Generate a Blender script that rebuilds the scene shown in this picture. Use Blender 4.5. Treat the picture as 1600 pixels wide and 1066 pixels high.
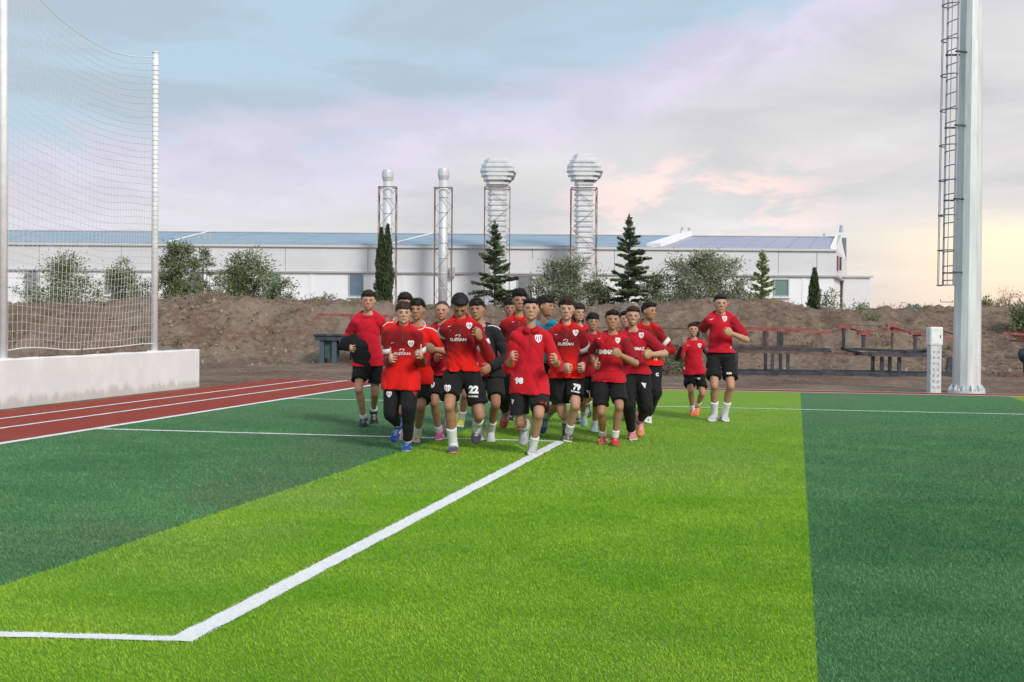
import bpy, bmesh, math, random
import numpy as np
from mathutils import Vector, Matrix
from mathutils.bvhtree import BVHTree
import openvdb

for o in list(bpy.data.objects):
    bpy.data.objects.remove(o)
scene = bpy.context.scene
COL = scene.collection
R = math.radians
random.seed(7)
RNG = np.random.default_rng(7)

# ------------------------------------------------------------------ camera
F_PX, CX, CY = 2100.0, 800.0, 533.0          # survey of the photograph (1600 x 1066)
CAM_H, PITCH, ROLL = 1.40, math.atan(38.5 / 2100.0), 0.008
fwd = Vector((0, math.cos(PITCH), -math.sin(PITCH)))
up0 = Vector((0, math.sin(PITCH), math.cos(PITCH)))
right0 = Vector((1, 0, 0))
cam_r = (right0 * math.cos(ROLL) + up0 * math.sin(ROLL)).normalized()
cam_u = (up0 * math.cos(ROLL) - right0 * math.sin(ROLL)).normalized()
cam_data = bpy.data.cameras.new('camera')
cam_data.sensor_width = 36.0
cam_data.lens = F_PX / 1600.0 * 36.0
cam_data.clip_end = 6000
cam = bpy.data.objects.new('camera', cam_data)
COL.objects.link(cam)
m = Matrix((cam_r, cam_u, -fwd)).transposed().to_4x4()
m.translation = (0, 0, CAM_H)
cam.matrix_world = m
scene.camera = cam

# ------------------------------------------------------------------ world / sky
SUN_AZ, SUN_EL = R(150), R(34)               # azimuth clockwise from the view direction (+Y)
world = bpy.data.worlds.new('World')
scene.world = world
world.use_nodes = True


class NT:
    """tiny node-tree helper"""
    def __init__(self, tree):
        self.t = tree
        self.n = tree.nodes
        self.l = tree.links

    def node(self, kind, **kw):
        nd = self.n.new(kind)
        for k, v in kw.items():
            setattr(nd, k, v)
        return nd

    def put(self, sock, val):
        if isinstance(val, bpy.types.NodeSocket):
            self.l.new(val, sock)
        elif isinstance(val, bpy.types.Node):
            self.l.new(val.outputs[0], sock)
        else:
            if sock.type == 'RGBA' and len(val) == 3:
                val = (*val, 1)
            sock.default_value = val

    def math(self, op, a, b=0.0, c=None, clamp=False):
        nd = self.node('ShaderNodeMath', operation=op, use_clamp=clamp)
        self.put(nd.inputs[0], a)
        self.put(nd.inputs[1], b)
        if c is not None:
            self.put(nd.inputs[2], c)
        return nd.outputs[0]

    def mix(self, fac, a, b, blend='MIX'):
        nd = self.node('ShaderNodeMix', data_type='RGBA', blend_type=blend)
        self.put(nd.inputs[0], fac)
        self.put(nd.inputs[6], a)
        self.put(nd.inputs[7], b)
        return nd.outputs[2]

    def noise(self, vec, scale, detail=4, rough=.55, dist=0.0, out=0):
        nd = self.node('ShaderNodeTexNoise')
        if vec is not None:
            self.put(nd.inputs['Vector'], vec)
        nd.inputs['Scale'].default_value = scale
        nd.inputs['Detail'].default_value = detail
        nd.inputs['Roughness'].default_value = rough
        nd.inputs['Distortion'].default_value = dist
        return nd.outputs[out]

    def ramp(self, fac, stops, mode='LINEAR'):
        nd = self.node('ShaderNodeValToRGB')
        nd.color_ramp.interpolation = mode
        el = nd.color_ramp.elements
        while len(el) < len(stops):
            el.new(0.5)
        for e, (p, c) in zip(el, stops):
            e.position = p
            e.color = (*c, 1) if len(c) == 3 else c
        self.put(nd.inputs[0], fac)
        return nd.outputs[0]

    def smooth(self, x, lo, hi):
        nd = self.node('ShaderNodeMapRange', interpolation_type='SMOOTHSTEP')
        self.put(nd.inputs[0], x)
        self.put(nd.inputs[1], lo)
        self.put(nd.inputs[2], hi)
        return nd.outputs[0]

    def scale(self, vec, s):
        nd = self.node('ShaderNodeMapping')
        self.put(nd.inputs[0], vec)
        nd.inputs['Scale'].default_value = s
        return nd.outputs[0]


def build_sky():
    w = NT(world.node_tree)
    w.n.clear()
    out = w.node('ShaderNodeOutputWorld')
    bg = w.node('ShaderNodeBackground')
    sky = w.node('ShaderNodeTexSky', sky_type='NISHITA')
    sky.sun_disc = False
    sky.sun_elevation = SUN_EL
    sky.sun_rotation = SUN_AZ
    sky.air_density = 1.3
    sky.dust_density = 2.0
    clear = w.mix(1.0, sky.outputs[0], (.075, .075, .075), 'MULTIPLY')
    tc = w.node('ShaderNodeTexCoord')
    d = tc.outputs['Generated']
    sep = w.node('ShaderNodeSeparateXYZ')
    w.put(sep.inputs[0], d)
    x, y, z = sep.outputs
    # flat cloud deck seen in perspective
    zz = w.math('MAXIMUM', w.math('ADD', z, .13), .05)
    comb = w.node('ShaderNodeCombineXYZ')
    w.put(comb.inputs[0], w.math('DIVIDE', x, zz))
    w.put(comb.inputs[1], w.math('DIVIDE', y, zz))
    deck = comb.outputs[0]
    big = w.noise(w.scale(deck, (1.0, .8, 1)), .55, 5, .52, .3)
    fine = w.noise(w.scale(deck, (1.5, .8, 1)), 1.6, 7, .58, .35)
    tone = w.noise(w.scale(deck, (.8, 1, 1)), 1.15, 6, .55, .5)
    az = w.math('ARCTAN2', x, y)
    low = w.math('SUBTRACT', 1.0, w.smooth(z, .03, .16))
    # the deck opens upwards and away from the sun's side
    opn = w.math('ADD', w.math('MULTIPLY', w.math('SINE', az), -2.3), w.math('MULTIPLY', w.math('MINIMUM', z, .30), 8.5))
    opn = w.math('ADD', opn, w.math('ADD', w.math('MULTIPLY', w.math('SUBTRACT', big, .5), 2.4), w.math('MULTIPLY', w.math('SUBTRACT', fine, .5), 1.0)))
    gap = w.smooth(opn, 1.36, 1.74)
    lav = w.smooth(opn, .75, 1.40)
    blue = w.mix(.15, (.395, .525, .64), clear)
    blue = w.mix(w.math('MULTIPLY', w.smooth(tone, .44, .58), .75), blue, (.355, .42, .485))
    cloud = w.ramp(tone, [(.30, (.44, .445, .46)), (.44, (.53, .53, .54)), (.55, (.575, .57, .58)), (.68, (.67, .665, .665))])
    cloud = w.mix(w.math('MULTIPLY', lav, .80), cloud, w.mix(w.smooth(fine, .4, .6), (.50, .475, .62), (.60, .565, .71)))
    cloud = w.mix(w.math('MULTIPLY', low, .40), cloud, (.62, .62, .62))
    col = w.mix(gap, cloud, blue)
    # evening glow along the horizon, strongest towards the sun's side
    glow_az = w.smooth(w.math('SINE', az), .19, .35)
    glow_el = w.math('SUBTRACT', 1.0, w.smooth(w.math('ADD', z, w.math('MULTIPLY', fine, .05)), .075, .115))
    g = w.math('MULTIPLY', glow_az, glow_el)
    warm = w.ramp(w.math('MULTIPLY', z, 6.0), [(0.0, (.80, .60, .46)), (.25, (.92, .74, .54)), (.55, (.92, .86, .58))])
    col = w.mix(w.math('MULTIPLY', g, .92), col, warm)
    # pink-tinted cloud puffs low over the roofs
    pk = w.math('MULTIPLY', w.smooth(fine, .46, .58), w.math('SUBTRACT', 1.0, w.smooth(w.math('ABSOLUTE', w.math('SUBTRACT', z, .085)), .01, .05)))
    pk = w.math('MULTIPLY', pk, w.math('SUBTRACT', w.smooth(w.math('SINE', az), .0, .12), w.math('MULTIPLY', w.smooth(w.math('SINE', az), .14, .26), .85)))
    col = w.mix(w.math('MULTIPLY', pk, .95, clamp=True), col, (.90, .665, .62))
    # below the horizon: dull earth
    gnd = w.math('SUBTRACT', 1.0, w.smooth(z, -.06, -.005))
    col = w.mix(gnd, col, (.22, .20, .17))
    w.put(bg.inputs[0], col)
    bg.inputs[1].default_value = 0.79
    w.put(out.inputs[0], bg.outputs[0])


build_sky()

sun_data = bpy.data.lights.new('sun', 'SUN')
sun_data.energy = 1.5
sun_data.angle = R(15)
sun_data.color = (1.0, .965, .92)
sun = bpy.data.objects.new('sun', sun_data)
COL.objects.link(sun)
sd = Vector((math.sin(SUN_AZ) * math.cos(SUN_EL), math.cos(SUN_AZ) * math.cos(SUN_EL), math.sin(SUN_EL)))
sun.rotation_euler = sd.to_track_quat('Z', 'Y').to_euler()
sun.location = (20, -10, 30)

scene.view_settings.view_transform = 'Standard'
scene.view_settings.look = 'None'
scene.view_settings.exposure = 0.74
scene.view_settings.gamma = 1.0


# ------------------------------------------------------------------ survey helpers
def ray(px, py):
    return (fwd + cam_r * ((px - CX) / F_PX) - cam_u * ((py - CY) / F_PX))


def G(px, py, z=0.0):
    """ground survey: where the sight line through a measured point meets height z"""
    d = ray(px, py)
    t = (z - CAM_H) / d.z
    return Vector((d.x * t, d.y * t, z))


def D(px, py, dist):
    """the point at distance dist (along +Y) on a measured sight line"""
    d = ray(px, py)
    t = dist / d.y
    return Vector((d.x * t, d.y * t, CAM_H + d.z * t))


AX = math.atan((1243 - CX) / F_PX)
U = Vector((math.sin(AX), math.cos(AX), 0))          # along the pitch
V = Vector((math.cos(AX), -math.sin(AX), 0))         # across the pitch


def uv(p):
    return p.dot(U), p.dot(V)


def UV(u, v, z=0.0):
    p = U * u + V * v
    return Vector((p.x, p.y, z))


# ------------------------------------------------------------------ object helpers
def tag(o, label=None, cat=None, group=None, kind=None):
    if label:
        o['label'] = label
    if cat:
        o['category'] = cat
    if group:
        o['group'] = group
    if kind:
        o['kind'] = kind
    return o


def empty(name, loc=(0, 0, 0), rz=0.0):
    o = bpy.data.objects.new(name, None)
    o.empty_display_size = .1
    COL.objects.link(o)
    o.location = loc
    o.rotation_euler = (0, 0, rz)
    return o


def link_mesh(name, me, mat=None, parent=None, smooth=False):
    if mat is not None and not me.materials:
        me.materials.append(mat)
    if smooth:
        me.polygons.foreach_set('use_smooth', [True] * len(me.polygons))
    o = bpy.data.objects.new(name, me)
    COL.objects.link(o)
    if parent is not None:
        o.parent = parent
    return o


def np_mesh(name, verts, faces_list, mat=None, parent=None, smooth=False, colors=None):
    """faces_list: list of int arrays (n x k)"""
    me = bpy.data.meshes.new(name)
    verts = np.asarray(verts, dtype=np.float32)
    loops = np.concatenate([np.asarray(f).ravel() for f in faces_list if len(f)]).astype(np.int32)
    totals = np.concatenate([np.full(len(f), np.asarray(f).shape[1]) for f in faces_list if len(f)]).astype(np.int32)
    starts = np.concatenate([[0], np.cumsum(totals)[:-1]]).astype(np.int32)
    me.vertices.add(len(verts))
    me.vertices.foreach_set('co', verts.ravel())
    me.loops.add(len(loops))
    me.loops.foreach_set('vertex_index', loops)
    me.polygons.add(len(totals))
    me.polygons.foreach_set('loop_start', starts)
    me.polygons.foreach_set('loop_total', totals)
    me.update(calc_edges=True)
    if colors is not None:
        at = me.color_attributes.new('Col', 'FLOAT_COLOR', 'POINT')
        c = np.ones((len(verts), 4), np.float32)
        c[:, :3] = colors
        at.data.foreach_set('color', c.ravel())
    me.validate()
    return link_mesh(name, me, mat, parent, smooth)


class MB:
    """collects boxes, bars, tubes and lofts into one mesh"""
    def __init__(self):
        self.v, self.f = [], []

    def add(self, vs, fs):
        n = len(self.v)
        self.v += [tuple(p) for p in vs]
        self.f += [tuple(i + n for i in f) for f in fs]
        return self

    def box(self, c, s, rz=0.0):
        cx, cy, cz = c
        hx, hy, hz = s[0] / 2, s[1] / 2, s[2] / 2
        co, si = math.cos(rz), math.sin(rz)
        vs = []
        for sx, sy, sz in ((-1, -1, -1), (1, -1, -1), (1, 1, -1), (-1, 1, -1), (-1, -1, 1), (1, -1, 1), (1, 1, 1), (-1, 1, 1)):
            x, y = sx * hx, sy * hy
            vs.append((cx + x * co - y * si, cy + x * si + y * co, cz + sz * hz))
        return self.add(vs, [(3, 2, 1, 0), (4, 5, 6, 7), (0, 1, 5, 4), (1, 2, 6, 5), (2, 3, 7, 6), (3, 0, 4, 7)])

    def bar(self, p, q, w, h=None, up=(0, 0, 1)):
        p, q = Vector(p), Vector(q)
        h = h or w
        d = (q - p).normalized()
        up = Vector(up)
        if abs(d.dot(up)) > .97:
            up = Vector((0, 1, 0))
        s = d.cross(up).normalized()
        t = s.cross(d)
        vs = []
        for e in (p, q):
            for a, b in ((-1, -1), (1, -1), (1, 1), (-1, 1)):
                vs.append(e + s * (a * w / 2) + t * (b * h / 2))
        return self.add(vs, [(0, 1, 2, 3), (7, 6, 5, 4), (0, 4, 5, 1), (1, 5, 6, 2), (2, 6, 7, 3), (3, 7, 4, 0)])

    def tube(self, p, q, r0, r1=None, n=8, caps=True):
        return self.path([p, q], [r0, r1 if r1 is not None else r0], n, caps)

    def path(self, pts, rad, n=6, caps=True):
        pts = [Vector(p) for p in pts]
        if not hasattr(rad, '__len__'):
            rad = [rad] * len(pts)
        vs, fs = [], []
        ref = Vector((0.13, 0.99, 0.07)) if abs((pts[-1] - pts[0]).normalized().dot(Vector((0.13, 0.99, 0.07)))) < .9 else Vector((1, 0, 0))
        for i, p in enumerate(pts):
            d = (pts[min(i + 1, len(pts) - 1)] - pts[max(i - 1, 0)])
            d = d.normalized() if d.length > 1e-9 else Vector((0, 0, 1))
            s = d.cross(ref).normalized()
            t = s.cross(d)
            for k in range(n):
                a = 2 * math.pi * k / n
                vs.append(p + s * (math.cos(a) * rad[i]) + t * (math.sin(a) * rad[i]))
        for i in range(len(pts) - 1):
            for k in range(n):
                k2 = (k + 1) % n
                fs.append((i * n + k, i * n + k2, (i + 1) * n + k2, (i + 1) * n + k))
        if caps:
            fs.append(tuple(reversed(range(n))))
            fs.append(tuple(range((len(pts) - 1) * n, len(pts) * n)))
        return self.add(vs, fs)

    def rings(self, rings, caps=True):
        n = len(rings[0])
        vs = [p for r in rings for p in r]
        fs = []
        for i in range(len(rings) - 1):
            for k in range(n):
                k2 = (k + 1) % n
                fs.append((i * n + k, i * n + k2, (i + 1) * n + k2, (i + 1) * n + k))
        if caps:
            fs.append(tuple(reversed(range(n))))
            fs.append(tuple(range((len(rings) - 1) * n, len(rings) * n)))
        return self.add(vs, fs)

    def poly(self, pts):
        return self.add(pts, [tuple(range(len(pts)))])

    def prism(self, pts, off):
        """flat outline pts extruded by the vector off"""
        n = len(pts)
        off = Vector(off)
        a = [Vector(p) for p in pts]
        fs = [tuple(reversed(range(n))), tuple(range(n, 2 * n))]
        fs += [(k, (k + 1) % n, n + (k + 1) % n, n + k) for k in range(n)]
        return self.add(a + [p + off for p in a], fs)

    def build(self, name, mat=None, parent=None, smooth=False, bevel=0.0):
        me = bpy.data.meshes.new(name)
        me.from_pydata(self.v, [], self.f)
        bm = bmesh.new()
        bm.from_mesh(me)
        bmesh.ops.recalc_face_normals(bm, faces=bm.faces)
        if bevel:
            bmesh.ops.bevel(bm, geom=list(bm.edges), offset=bevel, segments=2, affect='EDGES', profile=.6)
        bm.to_mesh(me)
        bm.free()
        return link_mesh(name, me, mat, parent, smooth)


def hash2(ix, iy, seed):
    h = (ix.astype(np.int64) * 374761393 + iy.astype(np.int64) * 668265263 + seed * 1442695041) & 0x7fffffff
    h = ((h ^ (h >> 13)) * 1274126177) & 0x7fffffff
    return ((h ^ (h >> 16)) & 0xffff) / 65535.0


def vnoise(x, y, seed=0):
    ix, iy = np.floor(x), np.floor(y)
    fx, fy = x - ix, y - iy
    fx, fy = fx * fx * (3 - 2 * fx), fy * fy * (3 - 2 * fy)
    a, b = hash2(ix, iy, seed), hash2(ix + 1, iy, seed)
    c, d = hash2(ix, iy + 1, seed), hash2(ix + 1, iy + 1, seed)
    return (a * (1 - fx) + b * fx) * (1 - fy) + (c * (1 - fx) + d * fx) * fy


def fbm(x, y, oct=4, seed=0, gain=.5):
    s, a, t = 0, 1, 0
    for i in range(oct):
        s = s + a * (vnoise(x * 2 ** i + 17 * i, y * 2 ** i - 9 * i, seed + i) - .5)
        t += a
        a *= gain
    return s / t * 2


# ------------------------------------------------------------------ materials
MATS = {}


def mat(name, base=None, rough=.6, metal=0.0, fn=None, spec=.5):
    """fn(nt, bsdf, objcoord) may wire colour and relief"""
    if name in MATS:
        return MATS[name]
    mt = bpy.data.materials.new(name)
    mt.use_nodes = True
    nt = NT(mt.node_tree)
    b = nt.n['Principled BSDF']
    if base is not None:
        b.inputs['Base Color'].default_value = (*base, 1)
    b.inputs['Roughness'].default_value = rough
    b.inputs['Metallic'].default_value = metal
    b.inputs['Specular IOR Level'].default_value = spec
    if fn:
        tc = nt.node('ShaderNodeTexCoord')
        fn(nt, b, tc.outputs['Object'])
    MATS[name] = mt
    return mt


def bump(nt, b, height, strength=.3, dist=.02):
    bp = nt.node('ShaderNodeBump')
    bp.inputs['Strength'].default_value = strength
    bp.inputs['Distance'].default_value = dist
    nt.put(bp.inputs['Height'], height)
    nt.put(b.inputs['Normal'], bp.outputs[0])


def worn(c1, c2, scale=3.0, lo=.35, hi=.65, bs=.15, bd=.01, bscale=None, detail=6):
    def fn(nt, b, co):
        n = nt.noise(co, scale, detail, .6)
        nt.put(b.inputs['Base Color'], nt.mix(nt.smooth(n, lo, hi), c1, c2))
        if bs:
            bump(nt, b, nt.noise(co, bscale or scale * 6, 4, .6), bs, bd)
    return fn


def turf_fn(c_a, c_b, c_pale, c_patch, patch_amt):
    def fn(nt, b, co):
        rot = nt.node('ShaderNodeMapping')
        nt.put(rot.inputs[0], co)
        rot.inputs['Rotation'].default_value = (0, 0, AX)
        rc = rot.outputs[0]
        fine = nt.noise(rc, 55, 5, .75)
        grain = nt.noise(nt.scale(rc, (.7, 1.6, 1)), 160, 3, .7)
        broad = nt.noise(nt.scale(rc, (1, .6, 1)), .55, 5, .6, .4)
        streak = nt.noise(nt.scale(rc, (.25, 1.8, 1)), 3.0, 5, .65)
        c = nt.mix(nt.smooth(nt.math('ADD', nt.math('MULTIPLY', fine, .5), nt.math('MULTIPLY', grain, .5)), .34, .66), c_a, c_b)
        c = nt.mix(nt.math('MULTIPLY', nt.smooth(streak, .42, .7), .30), c, c_pale)
        pm = nt.smooth(nt.math('ADD', nt.math('MULTIPLY', broad, .65), nt.math('MULTIPLY', streak, .35)), .52, .66)
        c = nt.mix(nt.math('MULTIPLY', pm, patch_amt), c, c_patch)
        nt.put(b.inputs['Base Color'], c)
        bump(nt, b, nt.math('ADD', fine, grain), .9, .02)
    return fn


M_LIGHT = mat('turf_light_green', rough=.75, spec=.2, fn=turf_fn((.160, .345, .014), (.29, .49, .038), (.32, .48, .08), (.30, .43, .12), .60))
M_DARK = mat('turf_dark_green', rough=.75, spec=.2, fn=turf_fn((.060, .185, .072), (.115, .29, .110), (.13, .29, .10), (.165, .220, .115), .55))
M_LINE = mat('line_white', rough=.8, fn=worn((.74, .76, .74), (.88, .89, .89), 30, bs=.5, bd=.01, bscale=160))


def track_fn(nt, b, co):
    n1 = nt.noise(co, 120, 3, .7)
    n2 = nt.noise(co, .8, 5, .6)
    c = nt.mix(nt.smooth(n1, .3, .7), (.23, .026, .015), (.38, .066, .038))
    c = nt.mix(nt.math('MULTIPLY', nt.smooth(n2, .45, .7), .35), c, (.33, .085, .055))
    nt.put(b.inputs['Base Color'], c)
    bump(nt, b, n1, .6, .01)


M_TRACK = mat('track_red_rubber', rough=.85, spec=.2, fn=track_fn)


def dirt_fn(nt, b, co):
    a = nt.noise(co, .45, 6, .6, .4)
    f = nt.noise(co, 5.5, 7, .68)
    vor = nt.node('ShaderNodeTexVoronoi')
    nt.put(vor.inputs['Vector'], co)
    vor.inputs['Scale'].default_value = 7.0
    vor.inputs['Randomness'].default_value = 1.0
    c = nt.ramp(f, [(.30, (.085, .052, .036)), (.46, (.180, .124, .090)), (.60, (.238, .172, .128)), (.75, (.38, .305, .245))])
    c = nt.mix(nt.math('MULTIPLY', nt.smooth(a, .46, .66), .6), c, (.285, .225, .175))
    c = nt.mix(nt.math('MULTIPLY', nt.math('SUBTRACT', 1.0, nt.smooth(a, .32, .46)), .55), c, (.110, .070, .048))
    st = nt.math('MULTIPLY', nt.math('SUBTRACT', 1.0, nt.smooth(vor.outputs['Distance'], .10, .22)), nt.smooth(f, .52, .60))
    c = nt.mix(nt.math('MULTIPLY', st, .8), c, (.46, .41, .35))
    nt.put(b.inputs['Base Color'], c)
    bump(nt, b, nt.math('ADD', f, nt.math('MULTIPLY', st, .4)), .9, .08)


M_DIRT = mat('dirt', rough=.95, spec=.1, fn=dirt_fn)


def wall_fn(nt, b, co):
    n = nt.noise(co, 1.7, 6, .6)
    c = nt.mix(nt.smooth(n, .35, .7), (.79, .80, .81), (.89, .89, .89))
    sep = nt.node('ShaderNodeSeparateXYZ')
    nt.put(sep.inputs[0], co)
    sp = nt.noise(nt.scale(co, (1, 1, .4)), 3.5, 7, .65)
    splash = nt.smooth(nt.math('SUBTRACT', nt.math('MULTIPLY', sp, .55), sep.outputs[2]), .10, .26)
    c = nt.mix(nt.math('MULTIPLY', splash, .55), c, (.46, .40, .34))
    dr = nt.noise(nt.scale(co, (6, 6, .5)), 2.0, 5, .6)
    c = nt.mix(nt.math('MULTIPLY', nt.smooth(dr, .60, .78), .25), c, (.52, .51, .50))
    nt.put(b.inputs['Base Color'], c)
    bump(nt, b, nt.noise(co, 22, 4, .6), .25, .01)


M_WALL = mat('white_render', rough=.85, fn=wall_fn)
M_POLE = mat('white_painted_steel', rough=.45, fn=worn((.74, .74, .74), (.84, .84, .84), 6, bs=.05))
M_NET = mat('white_cord', (.82, .82, .80), .8)


def galv_fn(nt, b, co):
    n = nt.noise(nt.scale(co, (3, 3, .35)), 2.2, 5, .6)
    sp = nt.noise(co, 16, 3, .6)
    c = nt.mix(nt.smooth(n, .35, .65), (.62, .63, .645), (.77, .78, .785))
    c = nt.mix(nt.math('MULTIPLY', nt.smooth(sp, .55, .7), .35), c, (.76, .76, .75))
    nt.put(b.inputs['Base Color'], c)
    nt.put(b.inputs['Roughness'], nt.math('ADD', .34, nt.math('MULTIPLY', sp, .25)))


M_GALV = mat('galvanised_steel', rough=.45, metal=.25, fn=galv_fn)
M_LADDER = mat('ladder_steel', (.25, .25, .29), .5, .5)
M_RED_STEEL = mat('red_primer_steel', rough=.7, fn=worn((.20, .045, .038), (.36, .10, .085), 4, bs=.2))
M_BLACK_STEEL = mat('black_steel', rough=.55, fn=worn((.022, .025, .032), (.06, .066, .078), 5, bs=.1))
M_BROWN_STEEL = mat('rusty_steel', rough=.8, fn=worn((.10, .050, .042), (.20, .11, .09), 7, bs=.2))
M_GREEN_SHEET = mat('green_sheet', rough=.6, fn=worn((.03, .085, .06), (.06, .14, .10), 4, bs=.1))


def sheet(name, pts, z, m, kind='structure'):
    o = MB().poly([(p[0], p[1], z) for p in pts]).build(name, m)
    if kind:
        o['kind'] = kind
    return o


# ------------------------------------------------------------------ ground, track and pitch
gp = MB()
gp.poly([(-3500, -600, -.03), (3500, -600, -.03), (3500, 5500, -.03), (-3500, 5500, -.03)])
tag(gp.build('ground', M_DIRT), kind='structure')

u_far = .5 * (uv(G(1145, 611))[0] + uv(G(1580, 620))[0])       # inner edge of the red border behind the pitch
u_out = uv(G(450, 592))[0]
v_in = .5 * (uv(G(0, 695))[1] + uv(G(375, 634))[1])            # inner white line of the running track
v_out = .5 * (uv(G(0, 646))[1] + uv(G(307, 605))[1])
v_s0 = .5 * (uv(G(150, 862))[1] + uv(G(560, 731))[1])          # left edge of the light stripe
v_s1 = .5 * (uv(G(1258, 720))[1] + uv(G(1270, 960))[1])        # its right edge
v_s2 = uv(G(1578, 620))[1]                                     # next light stripe
u_near, v_far_r = -12.0, 60.0
print('SURVEY', u_far, u_out, v_in, v_out, v_s0, v_s1, v_s2)


def strip(name, u0, u1, v0, v1, z, m):
    return sheet(name, [UV(u0, v0), UV(u0, v1), UV(u1, v1), UV(u1, v0)], z, m)


u_red = u_far + .75                                            # outer edge of the red border strip
strip('running_track', u_near, u_out, v_out, v_in, 0.0, M_TRACK)
sheet('track_border', [UV(u_far, v_in), UV(u_out, v_in), UV(u_red, v_in + 4.6), UV(u_red, v_far_r), UV(u_far, v_far_r)], 0.0, M_TRACK)
strip('pitch_dark', u_near, u_far, v_in, v_s0, 0.0, M_DARK)
strip('pitch_light', u_near, u_far, v_s0, v_s1, 0.0, M_LIGHT)
strip('pitch_dark', u_near, u_far, v_s1, v_s2, 0.0, M_DARK)
strip('pitch_light', u_near, u_far, v_s2, v_s2 + (v_s1 - v_s0), 0.0, M_LIGHT)
strip('pitch_dark', u_near, u_far, v_s2 + (v_s1 - v_s0), v_far_r, 0.0, M_DARK)


LINES = []


def line(pts, w, z=.006, name='painted_line', wob=.004):
    """a painted line with slightly ragged edges"""
    P, Q = Vector(pts[0]), Vector(pts[-1])
    d = (Q - P)
    L = d.length
    d.normalize()
    s = Vector((d.y, -d.x, 0))
    n = max(2, int(L / .12))
    rr = np.random.default_rng(int(L * 1000) % 9999)
    e1, e2 = rr.normal(0, wob, n + 1), rr.normal(0, wob, n + 1)
    vs, fs = [], []
    for i in range(n + 1):
        c = P + d * (L * i / n)
        vs += [c - s * (w / 2 + e1[i]), c + s * (w / 2 + e2[i])]
    for k, q in enumerate(vs):
        vs[k] = (q.x, q.y, z)
    fs = [(2 * i, 2 * i + 1, 2 * i + 3, 2 * i + 2) for i in range(n)]
    o = MB().add(vs, fs).build(name, M_LINE)
    o['kind'] = 'structure'
    LINES.append((P, Q, w))
    return o


corner = G(285, 1000)
v_line = .5 * (uv(G(291, 998))[1] + uv(G(700, 783))[1])
line([G(-700, 974), corner], .085)
line([UV(uv(corner)[0] - .04, v_line), UV(uv(G(880, 690))[0], v_line)], .115, z=.0065)
u3 = uv(G(600, 683))[0]
line([UV(u3, v_in), UV(u3, v_line)], .09)
u4 = uv(G(1000, 635))[0]
line([UV(u4, v_in), UV(u4, v_far_r)], .08)
line([UV(u_far, v_in - .1), UV(u_far, v_far_r)], .09)
line([UV(u_near, v_in), UV(u_far, v_in)], .11, z=.0066)
for (a, b) in (((0, 673), (375, 616)), ((0, 654.5), (296, 618))):
    vl = .5 * (uv(G(*a))[1] + uv(G(*b))[1])
    line([UV(u_near, vl), UV(u_out - .5 if a[1] < 660 else u_far + 1.2, vl)], .075)
vl1 = .5 * (uv(G(0, 654.5))[1] + uv(G(296, 618))[1])
line([UV(u_out - .5, vl1), UV(u_red - .12, v_in + 4.0)], .07, z=.0066)
line([UV(u_red - .05, v_in + 4.4), UV(u_red - .05, v_far_r)], .05, z=.0066)


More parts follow.
